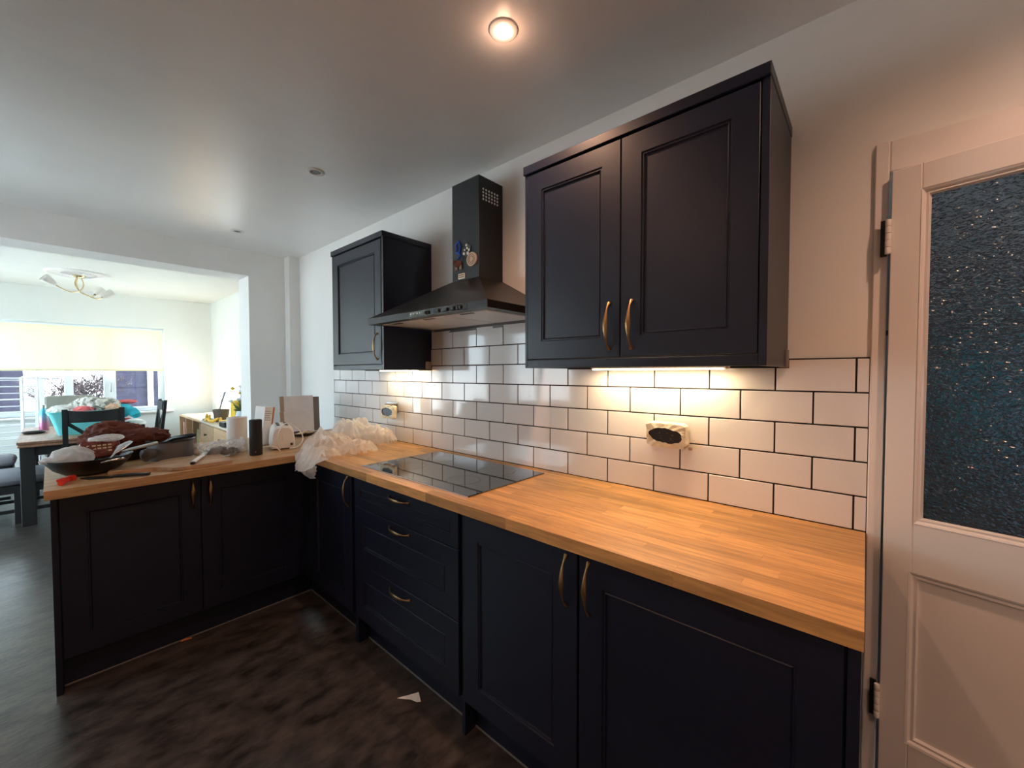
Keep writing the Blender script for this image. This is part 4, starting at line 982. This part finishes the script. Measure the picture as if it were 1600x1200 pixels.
def chair(name, loc, rz, label, seatm=None):
    """cross-back chair; local: seat centre at origin, back at +x"""
    g = thing(name, loc, label, 'chair', 'dark cross-back dining chairs')
    o = Vector(loc)
    def P(x, y, z): return (o.x+x, o.y+y, o.z+z)
    bm = B(); box(bm, o.x-0.20, o.x+0.19, o.y-0.205, o.y+0.205, 0.44, 0.47, bev=0.004); obj('seat', bm, seatm or m_tableblk, g, smooth=0)
    for sy in (-1, 1):
        bm = B(); box(bm, o.x-0.195, o.x-0.155, o.y+sy*0.18-0.02, o.y+sy*0.18+0.02, 0, 0.44, bev=0.002); obj('leg', bm, m_tableblk, g, smooth=0)
        bm = B(); y = o.y+sy*0.185
        pr = [(0.20, 0.0), (0.235, 0.0), (0.215, 0.44), (0.225, 0.60), (0.275, 1.055), (0.245, 1.055), (0.19, 0.60), (0.175, 0.44)]
        prism(bm, [(o.x+a, b_) for a, b_ in pr], y-0.018, y+0.018, 'xz'); obj('rear_post', bm, m_tableblk, g, smooth=0)
    bm = B(); n = 10
    for i in range(n):
        t0, t1 = -1+2*i/n, -1+2*(i+1)/n
        c0, c1 = 0.028*(1-t0*t0), 0.028*(1-t1*t1)
        vs = []
        for t, c in ((t0, c0), (t1, c1)):
            for dx, z in ((0.252+c, 0.93+0.0*c), (0.225+c, 0.93), (0.236+c, 1.045-0.5*c), (0.266+c, 1.045-0.5*c)): vs.append(bm.verts.new(P(dx, t*0.168, z)))
        for k in range(4): bm.faces.new((vs[k], vs[(k+1) % 4], vs[4+(k+1) % 4], vs[4+k]))
        if i == 0: bm.faces.new(vs[:4][::-1])
        if i == n-1: bm.faces.new(vs[4:])
    bmesh.ops.remove_doubles(bm, verts=bm.verts, dist=1e-5); obj('top_rail', bm, m_tableblk, g, smooth=20)
    for s in (-1, 1):
        bm = B(); tube(bm, [P(0.215, -s*0.168, 0.60), P(0.245, s*0.168, 0.925)], 0.0125, 4, wide=(0, 1, 1), wr=1.2); obj('cross_bar', bm, m_tableblk, g, smooth=0)
    bm = B(); box(bm, o.x+0.19, o.x+0.212, o.y-0.168, o.y+0.168, 0.58, 0.605); obj('lower_rail', bm, m_tableblk, g, smooth=0)
    bm = B(); box(bm, o.x-0.16, o.x+0.19, o.y-0.19, o.y-0.165, 0.20, 0.23); box(bm, o.x-0.16, o.x+0.19, o.y+0.165, o.y+0.19, 0.20, 0.23); obj('stretcher', bm, m_tableblk, g, smooth=0)
    g.rotation_euler = (0, 0, rz)
    return g
chair('dining_chair', (-5.63, -1.315, 0), 0, 'dark cross-back chair at the near end of the dining table, back towards the kitchen')
chair('dining_chair', (-6.50, -0.93, 0), PI/2, 'dark cross-back chair at the right side of the table, seen edge-on against the window')
g = thing('upholstered_chair', (-7.35, -1.42, 0), 'grey upholstered chair at the far end of the table behind the basket', 'chair')
bm = B(); box(bm, -7.50, -7.13, -1.64, -1.20, 0.40, 0.48, bev=0.02); obj('seat', bm, m_chairfab, g, smooth=0)
bm = B(); box(bm, -7.56, -7.50, -1.63, -1.21, 0.40, 1.10, bev=0.015); obj('backrest', bm, m_chairfab, g, smooth=0)
for x in (-7.54, -7.17):
    for y in (-1.62, -1.25):
        bm = B(); box(bm, x, x+0.035, y, y+0.035, 0, 0.40); obj('leg', bm, m_tableblk, g, smooth=0)
def bench(x0, x1, y0, y1, zt, label):
    g = thing('bench', ((x0+x1)/2, (y0+y1)/2, 0), label, 'bench', 'grey cushioned benches by the table')
    bm = B(); box(bm, x0, x1, y0, y1, zt-0.09, zt, bev=0.028); bmesh.ops.bevel(bm, geom=bm.edges[:], offset=0.008, segments=2, affect='EDGES'); obj('cushion', bm, m_greyfab, g, smooth=50)
    bm = B(); box(bm, x0+0.02, x1-0.02, y0+0.02, y1-0.02, zt-0.16, zt-0.091); obj('seat_frame', bm, m_tableblk, g, smooth=0)
    for x in (x0+0.03, x1-0.09):
        for y in (y0+0.04, y1-0.26):
            bm = B(); box(bm, x, x+0.06, y, y+0.06, 0, zt-0.16, bev=0.002); obj('leg', bm, m_tableblk, g, smooth=0)
    for x in (x0+0.05, x1-0.075):
        bm = B(); box(bm, x, x+0.025, y0+0.10, y1-0.04, 0.10, 0.13); obj('stretcher', bm, m_tableblk, g, smooth=0)
bench(-6.36, -5.78, -2.75, -1.56, 0.445, 'nearer grey cushioned bench at the left, tucked behind the table leg')
bench(-6.85, -6.45, -2.70, -1.83, 0.525, 'further grey cushioned bench at the left edge of the view')
# laundry basket and its clothes
TZ = 0.7655
g = thing('laundry_basket', (-6.10, -1.33, TZ), 'turquoise plastic laundry basket on the dining table', 'basket')
bm = B()
lo = [(-6.23, -1.54), (-5.93, -1.54), (-5.93, -1.13), (-6.23, -1.13)]; up = [(-6.28, -1.60), (-5.88, -1.60), (-5.88, -1.07), (-6.28, -1.07)]
def ring(pts, z, s=0.0, r=0.04, k=4):
    out = []
    cx = sum(p[0] for p in pts)/4; cy_ = sum(p[1] for p in pts)/4
    sg = [(-1, -1), (1, -1), (1, 1), (-1, 1)]
    for q, (px_, py_) in enumerate(pts):
        sx, sy = sg[q]; ccx, ccy = px_-sx*(r+s)+0*s, py_-sy*(r+s)
        a0 = {0: PI, 1: 1.5*PI, 2: 0, 3: 0.5*PI}[q]
        for i in range(k+1):
            a = a0+PI/2*i/k; out.append(bm.verts.new((ccx+r*math.cos(a), ccy+r*math.sin(a), z)))
    return out
R = [ring(lo, TZ+0.001), ring(up, TZ+0.222), ring([(x+(0.012 if x > -6 else -0.012), y+(0.012 if y > -1.3 else -0.012)) for x, y in up], TZ+0.224), ring([(x+(0.012 if x > -6 else -0.012), y+(0.012 if y > -1.3 else -0.012)) for x, y in up], TZ+0.236), ring(up, TZ+0.236, 0.004), ring(lo, TZ+0.006, 0.004)]
for a, b_ in zip(R, R[1:]):
    for k in range(len(a)): bm.faces.new((a[k], a[(k+1) % len(a)], b_[(k+1) % len(a)], b_[k]))
bm.faces.new(R[0][::-1]); bm.faces.new(R[-1]); obj('tub', bm, m_cyan, g, smooth=40)
bm = B()
for k in range(5): box(bm, -5.905, -5.893, -1.50+0.085*k, -1.485+0.085*k, TZ+0.20, TZ+0.212)
obj('slot', bm, m_teal, g, smooth=0)
def laundry(c, r, seed, m, label, flat=None, extra=None):
    bm = B(); lump(bm, c, r, seed, 0.2, 9, 0.2, 5, flat=flat)
    if extra: extra(bm)
    tag(obj('clothing', bm, m, None, smooth=50, loc=c), label, 'clothing', 'laundry in the turquoise basket')
laundry((-6.08, -1.28, TZ+0.27), (0.14, 0.17, 0.085), 41, m_check, 'grey and white checked cloth on top of the laundry basket')
laundry((-6.06, -1.50, TZ+0.235), (0.12, 0.095, 0.055), 42, m_clothw, 'white garment spilling over the left rim of the laundry basket')
laundry((-5.93, -1.36, TZ+0.245), (0.05, 0.07, 0.035), 43, m_pink, 'pink garment at the basket rim below the checked cloth')
laundry((-5.95, -1.16, TZ+0.255), (0.05, 0.06, 0.035), 47, mat('peach_laundry', (0.78, 0.48, 0.34), 0.9), 'peach garment at the basket rim right of the checked cloth')
def teal_hang(bm): tube(bm, spline([(-5.98, -1.06, TZ+0.22), (-5.94, -1.00, TZ+0.20), (-5.92, -0.975, TZ+0.165), (-5.92, -0.965, TZ+0.14)]), [0.05]*9+[0.045]*8+[0.035]*8, 10, wide=(1, 0, 0), wr=1.0)
laundry((-6.02, -1.07, TZ+0.21), (0.10, 0.075, 0.065), 44, m_teal, 'teal garment hanging over the right rim of the laundry basket', extra=teal_hang)
laundry((-6.12, -1.04, TZ+0.30), (0.05, 0.085, 0.022), 45, m_pink, 'bright pink garment above the teal one on the basket')
g = thing('water_bottle', (-6.64, -1.635, TZ), 'slim iridescent metal bottle left of the laundry basket', 'bottle')
bm = B(); lathe(bm, [(0.0, 0.0), (0.034, 0.0), (0.036, 0.004), (0.036, 0.17), (0.030, 0.20), (0.016, 0.225), (0.015, 0.24), (0.0, 0.24)], (-6.64, -1.635, TZ), 28, caps=False)
mb = bpy.data.materials.new('iridescent_steel'); mb.use_nodes = True
_n = mb.node_tree.nodes; _l = mb.node_tree.links; _tc = _n.new('ShaderNodeTexCoord'); _s = _n.new('ShaderNodeSeparateXYZ'); _rp = _n.new('ShaderNodeValToRGB'); _mr = _n.new('ShaderNodeMapRange'); _mr.inputs[2].default_value = 0.24
_rp.color_ramp.elements[0].color = (0.55, 0.22, 0.38, 1); _rp.color_ramp.elements[1].color = (0.10, 0.42, 0.60, 1); _rp.color_ramp.elements[0].position = 0.3; _rp.color_ramp.elements[1].position = 0.75
_l.new(_tc.outputs['Object'], _s.inputs[0]); _l.new(_s.outputs['Z'], _mr.inputs[0]); _l.new(_mr.outputs[0], _rp.inputs[0]); _l.new(_rp.outputs[0], _n['Principled BSDF'].inputs['Base Color'])
_n['Principled BSDF'].inputs['Metallic'].default_value = 0.6; _n['Principled BSDF'].inputs['Roughness'].default_value = 0.3
obj('flask', bm, mb, g)
bm = B(); lathe(bm, [(0.017, 0.2405), (0.020, 0.243), (0.020, 0.27), (0.015, 0.276), (0.0, 0.276)], (-6.64, -1.635, TZ), 20, caps=False); obj('cap', bm, m_steel, g)
g = thing('tray', (-6.36, -1.70, TZ), 'shallow black tray on the left corner of the dining table', 'tray')
bm = B(); lathe(bm, [(0.0, 0.0), (0.065, 0.0), (0.086, 0.018), (0.088, 0.020), (0.084, 0.021), (0.065, 0.005), (0.0, 0.004)], (-6.36, -1.70, TZ), 36, caps=False); obj('tray_dish', bm, m_pan, g)
g = thing('storage_tub', (-6.05, -0.975, TZ), 'dark square tub with white domed lid on the right of the dining table', 'tub')
bm = B(); box(bm, -6.16, -5.94, -1.05, -0.90, TZ+0.001, TZ+0.055, bev=0.008); obj('tub_base', bm, m_blk, g, smooth=0)
bm = B(); lump(bm, (-6.05, -0.98, TZ+0.062), (0.125, 0.10, 0.05), 3, 0.0, 1, 0.0, 4, flat=TZ+0.0555); obj('lid', bm, m_white, g)
g = thing('red_bowl', (-6.5, -1.0, TZ), 'dark red upturned bowl behind the white domed lid', 'bowl')
bm = B(); lathe(bm, [(0.07, 0.0), (0.068, 0.03), (0.055, 0.07), (0.03, 0.092), (0.0, 0.096)], (-6.5, -1.0, TZ), 28, caps=False); obj('bowl_shell', bm, mat('dark_red_glaze', (0.30, 0.01, 0.03), 0.35), g)
# roller blind
g = thing('roller_blind', (-7.77, -1.75, 2.0), 'cream roller blind covering the upper half of the dining window', 'blind')
bm = B(); lathe(bm, [(0.022, WY0+0.02), (0.022, WY1-0.012)], (-7.815, 0, 2.004), 20, 'y'); obj('roller', bm, m_pvc, g)
bm = B(); ny_ = 60; nz_ = 14; gr = []
for i in range(ny_+1):
    y = WY0+0.03+(WY1-0.02-WY0-0.03)*i/ny_; row = []
    for k in range(nz_+1):
        z = 1.998-(1.998-1.43)*k/nz_; v = Vector((y*1.2, z*1.0, 0))
        row.append(bm.verts.new((-7.793+0.006*rough(v, 1.6, 3)+0.004*rough(v, 4, 8)*(k/nz_), y, z)))
    gr.append(row)
for i in range(ny_):
    for k in range(nz_): bm.faces.new((gr[i][k], gr[i+1][k], gr[i+1][k+1], gr[i][k+1]))
obj('fabric', bm, m_blind, g, smooth=80)
bm = B(); box(bm, -7.802, -7.784, WY0+0.03, WY1-0.02, 1.412, 1.432, bev=0.003); obj('bottom_bar', bm, mat('cream_bar', (0.75, 0.68, 0.45), 0.5), g, smooth=0)
# clothes airer
g = thing('clothes_airer', (-7.42, -1.9, 0), 'white wire clothes airer standing before the left of the dining window', 'clothes airer')
for x in (-7.60, -7.25):
    for y in (-2.45, -1.793, -1.679):
        if x < -7.4 and y > -2: y -= 0.02
        bm = B(); tube(bm, [(x, y, 0.0), (x, y, 1.335)], 0.011, 8); obj('upright', bm, m_airer, g)
for k in range(14):
    z = 0.34+0.074*k
    for x in ((-7.25,) if k % 2 else (-7.25, -7.42)):
        bm = B(); tube(bm, [(x, -2.45, z), (x, -1.679, z)], 0.0055, 6); obj('rail', bm, m_airer, g)
bm = B(); tube(bm, [(-7.60, -1.80, 1.335), (-7.25, -1.793, 1.335)], 0.009, 6); tube(bm, [(-7.60, -1.69, 1.335), (-7.25, -1.679, 1.335)], 0.009, 6); tube(bm, [(-7.25, -2.45, 1.335), (-7.25, -1.50, 1.32)], 0.009, 6); obj('top_rail', bm, m_airer, g)
# ceiling rose and light
RC = (-6.50, -1.345, CZ)
g = thing('ceiling_rose', RC, 'round white plaster ceiling rose in the dining room', 'ceiling rose')
bm = B(); lathe(bm, [(0.255, 0.0), (0.255, -0.008), (0.240, -0.018), (0.225, -0.012), (0.215, -0.006), (0.13, -0.008), (0.12, -0.016), (0.06, -0.022), (0.0, -0.022)], RC, 56, caps=False); obj('plaster_disc', bm, m_wall, g)
for k in range(20):
    a = 2*PI*k/20
    bm = B(); tube(bm, [(RC[0]+r*math.cos(a), RC[1]+r*math.sin(a), CZ-z) for r, z in ((0.065, 0.022), (0.10, 0.022), (0.14, 0.012))], [0.006, 0.009, 0.004], 6); obj('petal', bm, m_wall, g)
g = thing('ceiling_light', (RC[0], RC[1], CZ-0.022), 'three-armed brass ceiling light with frosted shades in the dining room', 'light')
bm = B(); lathe(bm, [(0.05, -0.0225), (0.05, -0.030), (0.038, -0.045), (0.012, -0.052), (0.0, -0.052)], RC, 28, caps=False); obj('canopy', bm, m_gold, g)
for a, hz, sg in ((-2.75, 0.045, 1), (0.35, -0.02, 1), (0.85, 0.01, 1)):
    dx, dy = math.cos(a+PI/2), math.sin(a+PI/2)
    def Q(r, z): return (RC[0]+dx*r, RC[1]+dy*r, CZ+z)
    pts = spline([Q(-0.02, -0.05), Q(-0.035, -0.12), Q(0.0, -0.19), Q(0.07, -0.225+0.3*hz), Q(0.15, -0.23+hz), Q(0.195, -0.20+hz)])
    bm = B(); tube(bm, pts, 0.0055, 8); ar = obj('arm', bm, m_gold, g)
    p0 = Vector(pts[-1]); dr = Vector((dx*0.8, dy*0.8, 0.55)).normalized(); rot = dr.to_track_quat('Z', 'Y').to_matrix()
    bm = B(); lathe(bm, [(0.012, -0.01), (0.020, 0.0), (0.034, 0.03), (0.044, 0.07), (0.046, 0.10), (0.043, 0.10), (0.040, 0.07), (0.028, 0.03), (0.0, 0.004)], p0, 24, caps=False, M=rot); obj('shade', bm, m_frost, ar)
# storage along the right wall of the dining room
g = thing('cube_shelf', (-6.9, -0.13, 0), 'low pale wooden shelf unit with open cubbies under the dining window corner', 'shelf')
x0, x1 = -7.52, -6.30
bm = B(); box(bm, x0, x1, -0.35, 0.095, 0.755, 0.78, bev=0.002); obj('top_board', bm, m_beech, g, smooth=0)
bm = B(); box(bm, x0, x1, -0.35, 0.095, 0.02, 0.045); obj('base_board', bm, m_beech, g, smooth=0)
bm = B(); box(bm, x0, x1, -0.35, 0.095, 0.39, 0.41); obj('shelf_board', bm, m_beech, g, smooth=0)
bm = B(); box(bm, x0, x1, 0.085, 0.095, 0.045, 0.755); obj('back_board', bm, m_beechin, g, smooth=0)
for x in (x0, -7.10, -6.70, x1-0.022):
    bm = B(); box(bm, x, x+0.022, -0.348, 0.085, 0.045, 0.755); obj('divider', bm, m_beech, g, smooth=0)
g = thing('file', (-7.3, -0.2, 0.41), 'pink card file in the left cubby of the low shelf', 'file')
bm = B(); box(bm, -7.36, -7.32, -0.33, -0.08, 0.411, 0.68, bev=0.002); obj('spine', bm, mat('pink_card', (0.70, 0.40, 0.34), 0.7), g, smooth=0)
g = thing('carton', (-6.5, -0.2, 0.41), 'greenish patterned carton in the right cubby of the low shelf', 'box')
bm = B(); box(bm, -6.60, -6.42, -0.32, -0.10, 0.411, 0.64, bev=0.003); obj('carton_body', bm, mat('olive_print_card', (0.34, 0.32, 0.16), 0.7, var=0.5, vscale=14), g, smooth=0)
g = thing('chest_of_drawers', (-5.7, -0.13, 0), 'pale wooden chest of drawers right of the low shelf', 'chest')
x0, x1 = -6.27, -4.98
bm = B(); box(bm, x0+0.01, x1-0.01, -0.335, 0.095, 0.03, 0.765); obj('body', bm, m_beech, g, smooth=0)
bm = B(); box(bm, x0-0.01, x1+0.01, -0.36, 0.10, 0.766, 0.785, bev=0.003); obj('top_board', bm, mat('pale_worktop', (0.74, 0.66, 0.55), 0.4), g, smooth=0)
for k in range(3):
    for q in range(2):
        xa = x0+0.02+q*0.63; bm = B(); box(bm, xa, xa+0.61, -0.352, -0.336, 0.06+0.235*k, 0.28+0.235*k, bev=0.002); d = obj('drawer', bm, m_beech, g, smooth=0)
        bm = B(); lathe(bm, [(0.008, 0), (0.008, -0.012), (0.017, -0.018), (0.014, -0.028), (0.0, -0.030)], (xa+0.305, -0.352, 0.17+0.235*k), 16, 'y', caps=False); obj('knob', bm, m_mug, d)
SZ = 0.7855
def frame(loc, w, hgt, tilt, rz, label, mf, art):
    g = thing('picture_frame', loc, label, 'picture', 'frames leaning on the dining chest')
    M = Matrix.Translation(loc) @ Matrix.Rotation(rz, 4, 'Z') @ Matrix.Rotation(tilt, 4, 'X'); f = 0.022
    bm = B()
    for a, b_, c_, d_ in ((-w/2, w/2, 0, f), (-w/2, w/2, hgt-f, hgt), (-w/2, -w/2+f, f, hgt-f), (w/2-f, w/2, f, hgt-f)): box(bm, a, b_, 0, 0.02, c_, d_, M=M)
    obj('frame', bm, mf, g, smooth=0)
    bm = B(); box(bm, -w/2+f, w/2-f, 0.008, 0.014, f, hgt-f, M=M); obj('print', bm, art, g, smooth=0)
m_print = mat('pale_streaked_print', (0.74, 0.72, 0.72), 0.6, var=0.25, vscale=9, vstretch=(6, 1, 1.2))
frame((-6.42, -0.12, SZ+0.006), 0.46, 0.36, -0.25, -0.35, 'grey framed print leaning at the left on the dining chest', m_greyfab, m_print)
frame((-5.95, 0.015, SZ), 0.40, 0.64, -0.12, -0.2, 'tall pale framed print leaning behind the yellow tin', m_paper, m_print)
g = thing('yellow_tin', (-5.82, -0.13, SZ), 'yellow canister behind the grey bowl on the dining chest', 'tin')
bm = B(); box(bm, -5.85, -5.70, -0.125, -0.035, SZ+0.001, SZ+0.24, bev=0.006); obj('tin_body', bm, m_yellow, g, smooth=0)
bm = B(); box(bm, -5.855, -5.695, -0.130, -0.030, SZ+0.241, SZ+0.262, bev=0.006); obj('tin_lid', bm, m_yellow, g, smooth=0)
g = thing('grey_bowl', (-5.80, -0.25, SZ), 'grey brown fruit bowl with bananas on the dining chest', 'bowl')
bm = B(); lathe(bm, [(0.0, 0.0), (0.055, 0.0), (0.075, 0.05), (0.085, 0.13), (0.087, 0.15), (0.080, 0.15), (0.07, 0.05), (0.0, 0.01)], (-5.95, -0.20, SZ), 28, caps=False); obj('bowl_shell', bm, m_mug, g)
for i, (pts, lb) in enumerate((([(-5.94, -0.315, .09), (-5.91, -0.33, .04), (-5.86, -0.33, .022), (-5.80, -0.31, .03), (-5.74, -0.28, .06)], 'longest banana in front of the grey bowl'),
                           ([(-6.03, -0.325, .10), (-6.03, -0.33, .05), (-6.00, -0.34, .024), (-5.96, -0.345, .022)], 'left banana beside the grey bowl'),
                           ([(-5.80, -0.24, .06), (-5.76, -0.25, .025), (-5.68, -0.23, .022), (-5.63, -0.20, .05)], 'right banana beyond the grey bowl'))):
    bm = B(); sp = spline([(a, b_, SZ+c_) for a, b_, c_ in pts]); n = len(sp); tube(bm, sp, [0.006+0.014*math.sin(PI*min(1, max(0, (k+1)/(n+1))))**0.6 for k in range(n)], 8)
    o = obj('banana', bm, m_banana, None, loc=(pts[0][0], pts[0][1], SZ)); tag(o, lb, 'banana', 'bananas on the dining chest')
g = thing('flower_vase', (-5.52, -0.08, SZ), 'pale blue vase of white flowers against the bright side window', 'plant')
bm = B(); lathe(bm, [(0.0, 0.0), (0.05, 0.0), (0.065, 0.05), (0.055, 0.12), (0.045, 0.15), (0.040, 0.15), (0.0, 0.10)], (-5.52, -0.10, SZ), 28, caps=False); obj('vase', bm, m_vase, g)
rf = random.Random(5)
for k in range(16):
    a = rf.uniform(0, 2*PI); r = rf.uniform(0.03, 0.13); hh = rf.uniform(0.24, 0.46)
    e = Vector((-5.52+r*math.cos(a), -0.10+r*math.sin(a)*0.9, SZ+hh))
    bm = B(); tube(bm, spline([(-5.52, -0.10, SZ+0.11), (-5.52+r*0.3*math.cos(a), -0.10+r*0.3*math.sin(a), SZ+0.11+0.5*(hh-0.11)), e], 4), 0.003, 5); st = obj('stem', bm, m_leaf, g)
    bm = B(); lump(bm, e, (0.022, 0.022, 0.016), 60+k, 0.3, 40, 0.3, 2); obj('flower', bm, m_petal if k % 4 else m_banana, st)
for k in range(8):
    a = rf.uniform(0, 2*PI); e = Vector((-5.52+0.09*math.cos(a), -0.10+0.08*math.sin(a), SZ+rf.uniform(0.16, 0.24)))
    bm = B(); tube(bm, [(-5.52, -0.10, SZ+0.13), tuple((Vector((-5.52, -0.10, SZ+0.16))+e)/2), e], [0.003, 0.016, 0.002], 6, wide=(math.sin(a), -math.cos(a), 0), wr=1.0); obj('leaf', bm, m_leaf, g)
g = thing('plate_stack', (-6.08, -0.22, SZ), 'small stack of pale blue plates left of the bananas', 'plates')
for k in range(3):
    bm = B(); lathe(bm, [(0.0, 0.0), (0.05, 0.0), (0.088, 0.012), (0.09, 0.014), (0.05, 0.005), (0.0, 0.004)], (-6.135, -0.268, SZ+0.001+0.009*k), 28, caps=False); obj('plate', bm, m_vase, g)
g = thing('dark_box', (-5.35, -0.30, SZ), 'small black box at the front of the dining chest behind the kitchen roll', 'box')
bm = B(); box(bm, -5.42, -5.22, -0.345, -0.24, SZ-0.0, SZ+0.055, bev=0.006); obj('box_body', bm, m_blk, g, smooth=0)

# ------------------------------------------------------------------ garden beyond the window
bm = B(); box(bm, -900, -8.1, -600, 600, -0.25, -0.15); o = struct('ground', bm, m_ground)
bm = B(); box(bm, -8.0, 6, -40, -3.62, -0.25, -0.15); o = struct('ground_side', bm, m_ground)
def fence(name, x, y0, y1, zt, label, vertical=False):
    g = thing(name, (x, (y0+y1)/2, -0.15), label, 'fence')
    if vertical:
        n = int((y1-y0)/0.12)
        for k in range(n):
            bm = B(); box(bm, x-0.01+0.012*(k % 2), x+0.001+0.012*(k % 2), y0+k*0.12-0.006, y0+k*0.12+0.126, -0.15, zt); obj('board', bm, m_fence, g, smooth=0)
    else:
        k = 0
        while -0.15+k*0.155 < zt-0.02:
            bm = B(); box(bm, x-0.01+0.012*(k % 2), x+0.001+0.012*(k % 2), y0, y1, -0.155+k*0.155, min(zt, -0.15+k*0.155+0.16)); obj('board', bm, m_fence, g, smooth=0); k += 1
    for y in (y0, (y0+y1)/2, y1):
        bm = B(); box(bm, x+0.0135, x+0.09, y-0.04, y+0.04, -0.15, zt+0.04); obj('post', bm, m_ground, g, smooth=0)
fence('garden_fence', -10.5, -0.95, 0.35, 1.75, 'tall dark board fence seen through the right window pane')
fence('garden_fence', -10.7, -1.75, -1.0, 0.95, 'low dark board fence seen below the bare shrub')
fence('garden_fence', -10.5, -5.0, -1.80, 1.75, 'dark upright-board fence at the left behind the clothes airer', vertical=True)
g = thing('bare_shrub', (-9.6, -1.25, -0.15), 'bare twiggy shrub seen through the middle window panes', 'shrub')
rs = random.Random(3)
bmt = B()
def grow(p, d, L, r, dep):
    q = p+d*L
    tube(bmt, [p, (p+q)/2+Vector((rs.uniform(-1, 1), rs.uniform(-1, 1), rs.uniform(-1, 1)))*L*0.12, q], [r, r*0.85, r*0.7], 4, caps=False)
    if dep == 0: return
    for _ in range(3 if dep > 1 else 2):
        dd = (d+Vector((rs.uniform(-.8, .8), rs.uniform(-1.1, 1.1), rs.uniform(-.55, .7)))).normalized()
        grow(q if rs.random() < .7 else (p+q)/2, dd, L*rs.uniform(.6, .85), r*0.66, dep-1)
for k in range(13): grow(Vector((-9.6+rs.uniform(-.1, .1), -1.33+rs.uniform(-.28, .28), 0.62)), Vector((rs.uniform(-.4, .4), rs.uniform(-.8, .8), 1)).normalized(), 0.30, 0.020, 4)
tw = obj('twigs', bmt, m_twig, g, smooth=0); tw['kind'] = 'stuff'
bm = B()
for k in range(3): tube(bm, [(-9.6, -1.3+0.06*k, -0.15), (-9.6, -1.4+0.15*k, 0.62)], [0.03, 0.018], 8)
obj('stem', bm, m_twig, g)
